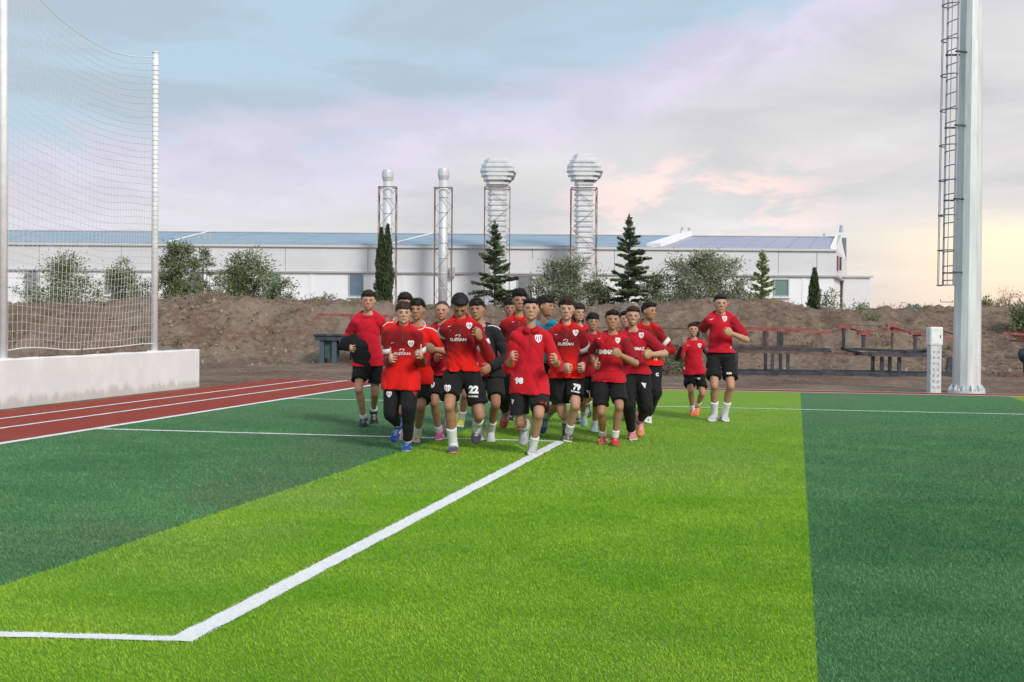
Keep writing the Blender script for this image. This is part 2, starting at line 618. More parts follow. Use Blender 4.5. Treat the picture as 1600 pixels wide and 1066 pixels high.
# ------------------------------------------------------------------ turf pile near the camera (countless fibres)
def turf_pile():
    def zone(d0, d1, per_m2, hmin, hmax, wd):
        area = .5 * (.40 + .40) * (d1 * d1 - d0 * d0) + 2.0 * (d1 - d0)
        n = int(area * per_m2)
        d = np.sqrt(RNG.uniform(d0 * d0, d1 * d1, n))
        x = RNG.uniform(-1, 1, n) * (.40 * d + 1.0)
        return np.stack([x, d, RNG.uniform(hmin, hmax, n), np.full(n, wd)], 1)
    pts = np.concatenate([zone(4.6, 7.2, 17000, .007, .017, .0036), zone(7.2, 10.5, 9500, .008, .018, .0048), zone(10.5, 24, 3000, .008, .018, .0072)])
    pts = pts[RNG.uniform(0, 1, len(pts)) < np.clip((24 - pts[:, 1]) / 13.5, 0, 1) ** 1.3]
    x, y, h, w = pts.T
    v = x * V.x + y * V.y
    n = len(x)
    on = np.zeros(n, bool)
    for P, Q, lw in LINES:
        d = Vector((Q.x - P.x, Q.y - P.y))
        L = d.length
        d /= L
        t = (x - P.x) * d.x + (y - P.y) * d.y
        s = (x - P.x) * d.y - (y - P.y) * d.x
        on |= (np.abs(s) < lw / 2 + .006) & (t > 0) & (t < L)
    light = ((v > v_s0) & (v < v_s1)) | (v > v_s2)
    track = v < v_in
    tone = np.clip(.5 + .9 * fbm(x * 1.5, y * 1.5, 4, 5) + RNG.normal(0, .22, n), 0, 1)[:, None]
    cl = np.array([.165, .425, .014]) * (1 - tone) + np.array([.38, .60, .05]) * tone
    cd = np.array([.072, .235, .092]) * (1 - tone) + np.array([.175, .395, .16]) * tone
    pt = np.clip((fbm(x * .5 + 3, y * .32, 5, 15) - .12) / .22, 0, 1) * np.clip((y - 6.0) / 3.0, 0, 1)
    pt = (pt * RNG.uniform(.25, .9, n))[:, None]
    cl = cl * (1 - pt * .8) + np.array([.33, .46, .15]) * pt * .8
    cd = cd * (1 - pt) + np.array([.20, .25, .14]) * pt
    col = np.where(light[:, None], cl, cd)
    col = np.where(on[:, None], np.array([.84, .85, .84]) * (.92 + .08 * tone), col)
    keep = ~track
    x, y, h, w, col, n = x[keep], y[keep], h[keep], w[keep], col[keep], int(keep.sum())
    a = RNG.uniform(0, 2 * np.pi, n)
    la = RNG.normal(-2.2, .9, n)
    ln = RNG.uniform(.2, .9, n) * h
    bx, by = np.cos(a) * w / 2, np.sin(a) * w / 2
    z0 = np.full(n, .001)
    p = np.stack([np.stack([x - bx, y - by, z0], 1), np.stack([x + bx, y + by, z0], 1),
                  np.stack([x + np.cos(la) * ln, y + np.sin(la) * ln, h], 1)], 1).reshape(-1, 3)
    f = np.arange(3 * n).reshape(n, 3)
    def fn(nt, b, co):
        at = nt.node('ShaderNodeAttribute', attribute_name='Col')
        nt.put(b.inputs['Base Color'], at.outputs['Color'])
        b.inputs['Subsurface Weight'].default_value = 0
    mt = mat('turf_fibre', rough=.6, spec=.25, fn=fn)
    o = np_mesh('turf_grass', p, [f], mt, colors=np.repeat(col, 3, axis=0))
    tag(o, 'short synthetic grass pile covering the near pitch', 'grass', kind='stuff')


turf_pile()

# ------------------------------------------------------------------ embankment of dug earth behind the pitch
def crest_z(px):
    xs = [-400, 0, 120, 245, 300, 340, 400, 470, 560, 700, 900, 1040, 1120, 1200, 1240, 1300, 1345, 1420, 1480, 1600, 2000]
    ys = [474, 474, 476, 470, 463, 460, 464, 471, 474, 480, 482, 474, 472, 472, 478, 485, 487, 484, 484, 483, 482]
    y = np.interp(px, xs, ys)
    hz = 494.5 + .008 * (px - 800)
    return CAM_H + (hz - y) / F_PX * 44.0


def embankment():
    nx, ny = 620, 110
    xs = np.linspace(-26, 32, nx)
    t = np.linspace(0, 1, ny)
    X, T = np.meshgrid(xs, t, indexing='ij')
    y0 = np.interp(xs, [-26, -9.6, -6, 0, 5, 32], [27.0, 29.0, 31.5, 31.0, 30.0, 26.6])[:, None]   # starts behind the track
    Y = y0 + (53.0 - y0) * T
    px = X / 44.0 * F_PX + 800
    cz = crest_z(px)
    base = np.interp(X, [-26, -6, 4, 12, 32], [38.8, 38.8, 37.5, 36.0, 35.0]) + 1.1 * fbm(X * .35, X * 0 + 3, 3, 11)
    face = np.clip((Y - base) / (42.8 - base), 0, 1)
    prof = np.where(face < .82, face / .82 * .86, .86 + (face - .82) / .18 * .14)
    prof = prof * prof * (3 - 2 * prof) * .45 + prof * .55
    back = np.clip((Y - 45.5) / 6.0, 0, 1)
    Z = cz * prof * (1 - back * back * (3 - 2 * back))
    amp = np.clip((Y - y0) / 4.0, 0, 1)
    rough_amt = .06 + .30 * np.clip(face * 2.5, 0, 1) * (1 - back)
    Z = Z + amp * rough_amt * (fbm(X * .9, Y * .9, 5, 3) * .7 + .35 * fbm(X * 4, Y * 4, 3, 9))
    crumble = np.abs(fbm(X * 1.6 + 4, Y * .7, 4, 21))
    Z = Z - np.clip(face * (1 - back) * 2, 0, 1) * .22 * crumble
    Z = Z - .06 * (1 - np.clip((Y - y0) / .8, 0, 1))
    Z[:, -1] = -.3
    Z[0, :] = -.3
    Z[-1, :] = -.3
    v = np.stack([X, Y, Z], -1).reshape(-1, 3)
    i, j = np.meshgrid(np.arange(nx - 1), np.arange(ny - 1), indexing='ij')
    a = (i * ny + j).ravel()
    f = np.stack([a, a + ny, a + ny + 1, a + 1], 1)
    o = np_mesh('embankment', v, [f], M_DIRT, smooth=True)
    o['kind'] = 'structure'
    return xs, Y, Z


EX, EY, EZ = embankment()


def ground_z(x, y):
    i = int(np.clip(np.searchsorted(EX, x), 1, len(EX) - 1))
    row = EY[i]
    if y < row[0]:
        return -.03
    return float(max(np.interp(y, row, EZ[i]), -.03))


def rubble():
    """stones spilled over the bank: too many to count"""
    rr = np.random.default_rng(33)
    ico_v = np.array([(0, 0, 1), (.89, 0, .45), (.28, .85, .45), (-.72, .53, .45), (-.72, -.53, .45), (.28, -.85, .45),
                      (.72, .53, -.45), (-.28, .85, -.45), (-.89, 0, -.45), (-.28, -.85, -.45), (.72, -.53, -.45), (0, 0, -1)])
    ico_f = np.array([(0, 1, 2), (0, 2, 3), (0, 3, 4), (0, 4, 5), (0, 5, 1), (1, 6, 2), (2, 7, 3), (3, 8, 4), (4, 9, 5), (5, 10, 1),
                      (2, 6, 7), (3, 7, 8), (4, 8, 9), (5, 9, 10), (1, 10, 6), (11, 7, 6), (11, 8, 7), (11, 9, 8), (11, 10, 9), (11, 6, 10)])
    V_, F_, C_ = [], [], []
    k = 0
    spots = []
    for n_, cx, cy, sx, sy, s0 in ((300, -9.3, 40.5, 1.5, 1.4, .034), (240, -10.5, 40.5, 4.5, 2.0, .026), (260, 10.5, 38.6, 5.0, 2.2, .024),
                                  (240, 12.5, 36.5, 1.6, .6, .030), (160, 0, 34, 14, 4, .020), (240, 8, 30.5, 9, 1.6, .016), (160, -8, 33, 4, 3, .018), (60, 4, 43.5, 14, .8, .05)):
        for _ in range(n_):
            spots.append((cx + rr.normal(0, sx), cy + rr.normal(0, sy), s0 * math.exp(rr.normal(0, .5))))
    for x, y, s in spots:
        if y < np.interp(x, [-26, -9.6, -6, 0, 5, 32], [28.0, 30.0, 32.5, 32.0, 31.0, 27.6]) or y > 45 or abs(x) > 24:
            continue
        z = ground_z(x, y)
        sc = s * rr.uniform(.6, 1.3, 3)
        a = rr.uniform(0, 6.28)
        p = ico_v * (1 + rr.normal(0, .28, (12, 1))) * sc
        p = np.stack([p[:, 0] * math.cos(a) - p[:, 1] * math.sin(a) + x, p[:, 0] * math.sin(a) + p[:, 1] * math.cos(a) + y, p[:, 2] + z + s * .2], 1)
        V_.append(p)
        F_.append(ico_f + 12 * k)
        t = rr.uniform()
        c = np.array([.15, .11, .085]) * (1 - t) + np.array([.40, .34, .28]) * t
        C_.append(np.repeat(c[None], 12, 0))
        k += 1

    def fn(nt, b, co):
        at = nt.node('ShaderNodeAttribute', attribute_name='Col')
        nt.put(b.inputs['Base Color'], nt.mix(nt.math('MULTIPLY', nt.noise(co, 9, 4), .5), at.outputs['Color'], (.14, .10, .08)))
    o = np_mesh('rubble', np.concatenate(V_), [np.concatenate(F_)], mat('stone', rough=.95, spec=.1, fn=fn), colors=np.concatenate(C_))
    tag(o, 'loose stones spilled down the earth bank', 'rubble', kind='stuff')


rubble()

# ------------------------------------------------------------------ low white wall with net on poles
WALL_H, WALL_T = .70, .26
v_w = .5 * (uv(G(0, 638))[1] + uv(G(305, 602))[1])
u_w1 = uv(G(305, 602))[0]
w = MB()
a0, a1 = UV(u_w1 - 19, v_w), UV(u_w1, v_w)
b0, b1 = UV(u_w1 - 19, v_w - WALL_T), UV(u_w1, v_w - WALL_T)
nseg = 60
rings = []
for i in range(nseg + 1):
    t = i / nseg
    p, q = a0.lerp(a1, t), b0.lerp(b1, t)
    j = .006 * math.sin(i * 2.1) + .004 * math.sin(i * .77)
    rings.append([(p.x, p.y, -.06), (p.x, p.y, WALL_H - .012 + j), (p.x - .012 * V.x, p.y - .012 * V.y, WALL_H + j), (q.x, q.y, WALL_H + j), (q.x, q.y, -.06)])
w.rings(rings)
wall = w.build('boundary_wall', M_WALL)
tag(wall, 'low white rendered wall beside the red running track', 'wall')


def on_wall(px):
    """the point on the wall's centre line seen at column px"""
    v0 = v_w - WALL_T / 2
    d = ray(px, 540)
    k = (v0) / (d.x * V.x + d.y * V.y)
    return Vector((d.x * k, d.y * k, WALL_H))


pl, pr = on_wall(5.0), on_wall(241.5)
NET_TOP = 6.18


def net_pole(base, top, label, clips):
    r = empty('net_pole', base)
    MB().path([(0, 0, -.01), (0, 0, top - WALL_H)], [.062, .055], 14).build('shaft', M_POLE, r, True)
    MB().box((0, 0, .008), (.2, .2, .02), -AX).build('base_plate', M_POLE, r)
    MB().path([(0, 0, top - WALL_H), (0, 0, top - WALL_H + .03)], [.064, .05], 14).build('cap', M_POLE, r, True)
    c = MB()
    for k in range(clips):
        z = .35 + k * (top - WALL_H - .5) / clips
        c.path([(0, 0, z), (0, 0, z + .010)], [.0605, .0605], 12)
    if clips:
        cl = c.build('lashing', mat('grey_lashing', (.45, .45, .46), .7), r)
        cl['kind'] = 'stuff'
    MB().tube((0, 0, top - WALL_H - .06), (.09 * U.x, .09 * U.y, top - WALL_H - .06), .012).build('hook', M_GALV, r)
    tag(r, label, 'pole', 'poles of the net')


net_pole(pl, 7.3, 'tall white pole on the wall whose top is out of sight, holding the net', 0)
net_pole(pr, NET_TOP, 'white net pole standing nearer the end of the low wall', 58)


def safety_net():
    r = empty('safety_net', pl)
    Lv = pr - pl
    Lh = Lv.length
    cell = .118
    nv = int(Lh / cell)
    z_bot = WALL_H + .10
    rr = np.random.default_rng(4)
    nrm = V

    def top_z(t):
        return 6.75 + (NET_TOP - .08 - 6.75) * t - 1.15 * 4 * t * (1 - t) * (.55 + .25 * (1 - t)) * .62

    def bot_z(t):
        return z_bot + .03 * math.sin(t * 9) + .02

    def pt(t, s):
        z = bot_z(t) + (top_z(t) - bot_z(t)) * s
        bil = .14 * math.sin(math.pi * t) * math.sin(math.pi * min(1, s * 1.02)) + .02 * math.sin(9 * t + 5 * s) * math.sin(math.pi * t)
        p = Lv * t + nrm * bil
        return Vector((p.x, p.y, z - WALL_H + .012 * math.sin(14 * t + 7 * s)))
    mb = MB()
    for i in range(nv + 1):
        t = i / nv
        mb.path([pt(t, k / 24) for k in range(25)], .0032, 3, False)
    nh = int((top_z(.5) - z_bot) / cell)
    for k in range(nh + 1):
        s = k / nh
        ph = rr.uniform(0, 6.28)
        mb.path([pt(i / 22, min(1, max(0, s + .0016 * math.sin(i * .9 + ph)))) for i in range(23)], .0036, 3, False)
    mesh = mb.build('mesh', M_NET, r)
    mesh['kind'] = 'stuff'
    MB().path([pt(i / 24, 1.0) for i in range(25)], .008, 5).build('top_rope', M_NET, r)
    MB().path([pt(i / 24, 0.0) for i in range(25)], .008, 5).build('bottom_rope', M_NET, r)
    for px in (62, 128, 170, 212):
        q = on_wall(px) - pl
        MB().path([(q.x, q.y, 0), (q.x, q.y, .11)], .012, 6).build('anchor', M_BROWN_STEEL, r)
    tag(r, 'white square-mesh ball net hung between two poles above the wall', 'net')


safety_net()


# ------------------------------------------------------------------ floodlight mast with caged ladder
def mast():
    b = G(1510, 612)
    r = empty('floodlight_mast', (b.x, b.y, -.03))
    H = 16.0
    n = 12
    rings = []
    for z in (0, 2, 4, 6, 8, 10, 12, 14, H):
        rad = .268 - .0075 * z
        rings.append([(rad * math.cos(2 * math.pi * (k + .5) / n), rad * math.sin(2 * math.pi * (k + .5) / n), z + .04) for k in range(n)])
    MB().rings(rings).build('shaft', M_GALV, r)
    MB().path([(0, 0, 0), (0, 0, .05)], [.355, .355], 24).build('base_flange', M_GALV, r)
    for k in range(n):
        a = 2 * math.pi * k / n
        c, s = math.cos(a), math.sin(a)
        t = Vector((-s, c, 0)) * .008
        p = [Vector((c * .262, s * .262, .05)), Vector((c * .348, s * .348, .05)), Vector((c * .340, s * .340, .10)), Vector((c * .29, s * .29, .17)), Vector((c * .262, s * .262, .17))]
        MB().prism([q - t for q in p], t * 2).build('gusset', M_GALV, r)
        a += math.pi / n
        MB().path([(.325 * math.cos(a), .325 * math.sin(a), .05), (.325 * math.cos(a), .325 * math.sin(a), .10)], .022, 6).build('anchor_bolt', M_GALV, r)
    # caged ladder on the far-left side
    az = R(180 + 11)
    o = Vector((math.cos(az), math.sin(az), 0))
    t = Vector((-o.y, o.x, 0))
    z0, z1 = 2.10, 13.5
    lad = empty('ladder')
    lad.parent = r

    def at(d, s, z):
        p = o * d + t * s
        return (p.x, p.y, z)
    for s in (-.20, .20):
        MB().bar(at(.42, s, z0), at(.36, s, z1), .035, .02).build('rail', M_LADDER, lad)
    rg = MB()
    k = z0 + .1
    while k < z1:
        d = .42 - .06 * (k - z0) / (z1 - z0)
        MB().tube(at(d, -.2, k), at(d, .2, k), .011, n=6).build('rung', M_LADDER, lad)
        k += .28
    k = z0
    i = 0
    while k < z1:
        d = .42 - .06 * (k - z0) / (z1 - z0)
        pts = []
        for q in range(11):
            a = -math.pi / 2 + math.pi * q / 10
            pts.append(at(d + .20 * math.cos(a), .24 * math.sin(a), k))
        MB().path(pts, .013, 5).build('hoop', M_LADDER, lad)
        k += .68
    for a in (-.9, 0, .9):
        MB().bar(at(.42 + .20 * math.cos(a), .24 * math.sin(a), z0), at(.36 + .20 * math.cos(a), .24 * math.sin(a), z1), .016, .008, up=(o.x, o.y, 0)).build('cage_strip', M_LADDER, lad)
    k = z0 + .25
    while k < z1:
        rad = .285 - .0085 * k
        for s in (-.20, .20):
            MB().bar(at(rad - .05, s * .7, k), at(.43, s, k), .05, .03).build('bracket', M_BLACK_STEEL, lad)
        k += 1.42
    MB().path([at(.26, -.1, 1.78), at(.52, -.1, 1.78), at(.52, -.1, 1.83)], .010, 5).build('hook', M_LADDER, r)
    tag(r, 'tall faceted galvanised steel mast with a caged ladder behind the pitch', 'mast')


mast()


def pillar():
    b = G(1459, 612)
    r = empty('cabinet_post', (b.x, b.y, -.03), R(4))
    MB().box((0, 0, .47), (.215, .20, .94)).build('pedestal', mat('perforated_zinc', rough=.6, fn=worn((.52, .53, .54), (.68, .69, .70), 12, bs=.2)), r, bevel=.006)
    for k in range(7):
        for dx in (-.06, .06):
            MB().box((dx * .75, -.102, .12 + k * .115), (.028, .012, .04)).build('slot', mat('slot_dark', (.36, .36, .37), .8), r)
    h = MB().box((0, 0, 1.115), (.25, .23, .35)).build('cabinet', M_POLE, r, bevel=.012)
    MB().box((0, -.119, 1.115), (.21, .008, .30)).build('door', M_POLE, h, bevel=.003)
    MB().box((.07, -.127, 1.11), (.016, .01, .05)).build('handle', M_BLACK_STEEL, h)
    tag(r, 'narrow white electrical cabinet on a slotted grey pedestal beside the mast', 'cabinet')


pillar()


# ------------------------------------------------------------------ steel grandstand frames lying in front of the bank
def frame_obj(name, loc, rz, label, parts, group='steel frames stacked by the bank', cat='steel frame'):
    r = empty(name, loc, rz)
    for nm, p, q, wdt, hgt, mt in parts:
        MB().bar(p, q, wdt * .82, hgt * .82).build(nm, mt, r)
    return tag(r, label, cat, group)


def X(px, d):
    return D(px, 540, d).x


def zpx(py, px, d):
    return D(px, py, d).z


def frames():
    d = 33.2
    x0, x1 = X(1148, d), X(1312, d)
    bz = ground_z((x0 + x1) / 2, d)
    # lower frame A
    L = x1 - x0
    zt = zpx(549, 1200, d) - bz
    P = [('base_rail', (-.1, 0, .06), (L + 1.6, .0, .02), .11, .11, M_BLACK_STEEL), ('base_rail', (-.1, 1.0, .06), (L + 1.5, 1.0, .06), .11, .11, M_BLACK_STEEL),
         ('top_rail', (-.15, .0, zt), (L, .0, zt - .04), .10, .09, M_BROWN_STEEL), ('top_rail', (-.15, 1.0, zt), (L, 1.0, zt - .02), .10, .09, M_BLACK_STEEL)]
    for px in (1151, 1207, 1231):
        xx = X(px, d) - x0
        P.append(('post', (xx, 0, .1), (xx, 0, zt - .04), .09, .09, M_BLACK_STEEL))
        P.append(('post', (xx, 1.0, .1), (xx, 1.0, zt - .04), .09, .09, M_BLACK_STEEL))
        P.append(('cross_bar', (xx, .05, zt - .02), (xx, .95, zt - .02), .07, .07, M_BLACK_STEEL))
    frame_obj('steel_frame', (x0, d, bz), R(-1.0), 'dark steel frame on the dirt carrying the red-railed frame beside the tall runner', P)
    z2 = bz + zt + .09
    zt2 = zpx(512, 1200, d) - z2
    x2 = X(1128, d)
    L2 = X(1297, d) - x2
    P = [('base_rail', (0, .0, .0), (L2, .0, -.03), .10, .08, M_BLACK_STEEL), ('base_rail', (-.6, 1.0, .03), (L2 * .92, 1.0, .02), .10, .08, M_BROWN_STEEL),
         ('top_rail', (0, .0, zt2), (L2, .0, zt2 - .11), .09, .085, M_RED_STEEL), ('top_rail', (-.8, 1.0, zt2 + .02), (L2 * .8, 1.0, zt2 - .06), .08, .08, M_RED_STEEL)]
    for px, hh in ((1198, 0), (1221, -.03)):
        xx = X(px, d) - x2
        P.append(('post', (xx, 0, .03), (xx, 0, zt2 - .03 + hh), .085, .085, M_BLACK_STEEL if px > 1200 else M_BROWN_STEEL))
        P.append(('post', (xx + .1, 1.0, .05), (xx + .1, 1.0, zt2 - .03 + hh), .085, .085, M_BLACK_STEEL))
    xx = X(1197, d) - x2
    P.append(('stub', (xx, 0, zt2), (xx, 0, zt2 + .17), .04, .04, M_RED_STEEL))
    P.append(('cross_bar', (.05, .05, .03), (.05, .95, .03), .08, .08, M_BLACK_STEEL))
    frame_obj('steel_frame', (x2, d, z2), R(-1.0), 'steel frame with a long red top rail stacked behind the tall runner', P)
    # group B
    x0 = X(1330, d)
    bz = ground_z(x0 + 1.5, d)
    L = X(1486, d) - x0
    zt = zpx(555, 1400, d) - bz
    P = [('base_rail', (-.9, 0, .08), (L + .3, 0, .01), .12, .12, M_BLACK_STEEL), ('base_rail', (-.4, .9, .06), (L + .4, .9, .04), .11, .11, M_BLACK_STEEL),
         ('base_rail', (-.6, .45, .10), (L, .42, .04), .09, .09, M_BLACK_STEEL),
         ('top_rail', (-.1, 0, zt + .02), (L, 0, zt - .03), .09, .09, M_BROWN_STEEL), ('top_rail', (-.1, .9, zt + .02), (L, .9, zt - .02), .09, .09, M_BROWN_STEEL)]
    for px in (1378, 1405, 1483):
        xx = X(px, d) - x0
        w_ = .10 if px < 1450 else .16
        P.append(('post', (xx, 0, .1), (xx, 0, zt - .04), w_, .09, M_BLACK_STEEL))
        P.append(('post', (xx, .9, .1), (xx, .9, zt - .04), w_, .09, M_BLACK_STEEL))
    frame_obj('steel_frame', (x0, d, bz), R(-1.2), 'dark lower steel frame between the cabinet post and the red-headed frame on it', P)
    z2 = bz + zt + .09
    xb = X(1316, d)
    P = []
    heads = ((1318, 511, 0.55, .34), (1349, 521, -.25, .30), (1394, 509, .75, .28), (1430, 521, -.25, .28), (1458, 511, .60, .30))
    for px, py, dy, hw in heads:
        dd = d + dy
        xx = X(px, dd) - xb
        zt2 = zpx(py, px, dd) - z2
        P.append(('post', (xx, dy, .05), (xx, dy, zt2 - .03), .085 if px != 1394 else .05, .085, M_BLACK_STEEL if px != 1394 else M_BROWN_STEEL))
        P.append(('head_plate', (xx - hw / 2, dy, zt2), (xx + hw / 2, dy, zt2), .16, .09, M_RED_STEEL))
        P.append(('rib', (xx, dy, zt2 - .04), (xx, dy, zt2 - .14), .14, .03, M_RED_STEEL))
    yl = lambda px, py, dy: (X(px, d + dy) - xb, dy, zpx(py, px, d + dy) - z2)
    P += [('base_rail', yl(1316, 545, .55), yl(1348, 553, -.25), .09, .08, M_BLACK_STEEL), ('base_rail', yl(1346, 552, -.25), yl(1480, 556, -.25), .09, .08, M_BLACK_STEEL),
          ('base_rail', yl(1316, 545, .55), yl(1476, 551, .60), .09, .08, M_BLACK_STEEL), ('cross_bar', yl(1344, 546, .3), yl(1440, 552, .0), .06, .06, M_BLACK_STEEL),
          ('cross_bar', yl(1360, 552, -.1), yl(1450, 546, .5), .06, .06, M_BLACK_STEEL),
          ('tie', yl(1330, 514, .5), yl(1352, 520, -.2), .07, .05, M_RED_STEEL), ('tie', yl(1349, 517, -.25), yl(1420, 519, .0), .05, .05, M_RED_STEEL),
          ('tie', yl(1396, 512, .7), yl(1428, 521, -.2), .06, .05, M_RED_STEEL), ('tie', yl(1430, 524, -.25), yl(1492, 529, -.2), .05, .05, M_RED_STEEL),
          ('tie', yl(1458, 513, .6), yl(1496, 524, .0), .05, .05, M_RED_STEEL), ('tie', yl(1295, 507, .9), yl(1400, 510, .9), .03, .03, M_BROWN_STEEL)]
    frame_obj('steel_frame', (xb, d, z2), 0, 'steel frame with flat red head plates stacked beside the white cabinet post', P)
    # group C at the right border
    x0 = X(1566, d)
    bz = ground_z(x0 + .8, d)
    P = [('top_rail', (0, 0, zpx(521, 1570, d) - bz), (3.2, .1, zpx(523, 1600, d) - bz - .08), .08, .08, M_RED_STEEL), ('tie', (.35, 0, zpx(522, 1580, d) - bz), (1.1, .3, zpx(534, 1600, d) - bz - .12), .08, .07, M_RED_STEEL),
         ('tie', (.3, .3, zpx(533, 1600, d) - bz), (2.8, .3, zpx(534, 1600, d) - bz), .06, .06, M_RED_STEEL),
         ('base_rail', (-.05, .1, .07), (3.3, .1, .07), .1, .1, M_BROWN_STEEL), ('mid_rail', (.1, 0, zpx(559, 1580, d) - bz), (3.1, 0, zpx(559, 1600, d) - bz), .09, .07, M_BLACK_STEEL),
         ('post', (.62, .1, .1), (.62, .1, .60), .12, .1, M_BLACK_STEEL), ('post', (2.4, .1, .1), (2.4, .1, .9), .1, .1, M_BLACK_STEEL), ('post', (1.5, .1, .5), (1.5, .2, .95), .1, .1, M_BLACK_STEEL)]
    r = frame_obj('steel_frame', (x0, d, bz), 0, 'red and black steel frame lying alone beyond the mast', P)
    sk = MB()
    ring = []
    for k, (rad, z) in enumerate(((.10, .34), (.20, .42), (.24, .56), (.20, .68), (.1, .70))):
        ring.append([(.62 + rad * math.cos(a * .628), .0 + rad * .7 * math.sin(a * .628), z + .02 * math.sin(3 * a)) for a in range(10)])
    sk.rings(ring).build('black_sack', M_BLACK_STEEL, r, True)
    # thin steel section carried away towards the shrubs, mid picture right of the group
    d2 = 34.5
    x0 = X(1034, d2)
    bz = ground_z(x0 + .9, d2)
    P = [('top_rail', (0, 0, zpx(541, 1040, d2) - bz), (1.9, 0, zpx(541, 1110, d2) - bz), .14, .10, M_BLACK_STEEL), ('post', (.9, 0, .0), (.9, 0, zpx(504, 1100, d2) - bz), .16, .1, M_BLACK_STEEL),
         ('post', (1.72, 0, .0), (1.72, 0, zpx(506, 1100, d2) - bz), .12, .1, M_BLACK_STEEL),
         ('top_rail', (.8, 0, zpx(505, 1095, d2) - bz), (1.85, 0, zpx(505, 1105, d2) - bz), .1, .1, M_BLACK_STEEL), ('tie', (-2.2, .4, zpx(513, 1020, d2) - bz), (1.0, .4, zpx(514, 1060, d2) - bz), .05, .05, M_BROWN_STEEL)]
    frame_obj('steel_frame', (x0, d2, bz), 0, 'black steel frame half hidden behind the smallest runner', P)
    # left: dark work table and red bar
    d = 38.0
    x0, x1 = X(492, d), X(575, d)
    bz = ground_z(x0 + .7, d) - .03
    top = zpx(528, 520, d) - bz
    r = empty('work_table', (x0, d, bz))
    L = x1 - x0
    MB().box((L / 2, .3, top - .02), (L, .8, .12)).build('table_top', M_BLACK_STEEL, r, bevel=.01)
    MB().box((L / 2, .3, top + .075), (L + .08, .86, .06)).build('table_edge', M_BLACK_STEEL, r, bevel=.01)
    for xx in (.20, .55, L - .25):
        for yy in (.0, .6):
            MB().bar((xx, yy, 0), (xx, yy, top - .06), .13, .1).build('leg', mat('blue_grey_steel', (.06, .09, .11), .6), r)
    MB().box((.40, .32, top - .34), (.26, .5, .50)).build('side_panel', M_GREEN_SHEET, r, bevel=.01)
    MB().bar((-.1, 0, .03), (L + .2, 0, .03), .06, .05).build('foot_bar', M_BROWN_STEEL, r)
    tag(r, 'dark steel work table with a green side panel in front of the bank', 'table')
    d = 39.0
    x0 = X(497, d)
    bz = ground_z(x0 + .5, d) - .05
    zt = zpx(492, 520, d) - bz
    P = [('top_rail', (0, 0, zt), (2.2, 0, zt - .03), .09, .09, M_RED_STEEL), ('post', (.95, 0, 0), (.95, 0, zt - .04), .06, .06, M_BROWN_STEEL), ('post', (2.1, 0, 0), (2.1, 0, zt - .04), .06, .06, M_BROWN_STEEL)]
    frame_obj('steel_frame', (x0, d, bz), 0, 'red steel rail on thin posts above the dark work table', P)


frames()

# ------------------------------------------------------------------ factory hall
BD = 80.0


def B(px, py, d=BD):
    return D(px, py, d)


def panel_fn(c1, c2, freq):
    def fn(nt, b, co):
        n = nt.noise(nt.scale(co, (.25, 1, .6)), .8, 5, .6)
        s = nt.noise(nt.scale(co, (2.5, 2.5, .12)), 1.3, 4, .6)
        c = nt.mix(nt.smooth(n, .35, .68), c1, c2)
        c = nt.mix(nt.math('MULTIPLY', nt.smooth(s, .55, .8), .20), c, tuple(.72 * k for k in c1))
        nt.put(b.inputs['Base Color'], c)
    return fn


M_CLAD = mat('grey_cladding', rough=.55, fn=panel_fn((.66, .665, .67), (.73, .73, .73), 1))
M_PLASTER = mat('white_hall_wall', rough=.8, fn=panel_fn((.84, .85, .86), (.90, .90, .90), 1))
M_ROOF = mat('blue_roof_sheet', rough=.38, metal=.15, fn=panel_fn((.27, .37, .46), (.33, .42, .50), 1))
M_ROOF2 = mat('lilac_roof_sheet', rough=.38, metal=.1, fn=panel_fn((.37, .36, .47), (.43, .42, .52), 1))
M_TRIM = mat('grey_trim', (.48, .48, .49), .6)
M_GLASS_G = mat('green_glass', rough=.12, spec=.8, fn=panel_fn((.10, .20, .17), (.16, .27, .23), 1))
M_GLASS_B = mat('blue_glass', rough=.12, spec=.8, fn=panel_fn((.11, .17, .24), (.17, .24, .31), 1))
M_GLASS_N = mat('grey_glass', rough=.15, spec=.8, fn=panel_fn((.19, .20, .21), (.26, .27, .28), 1))


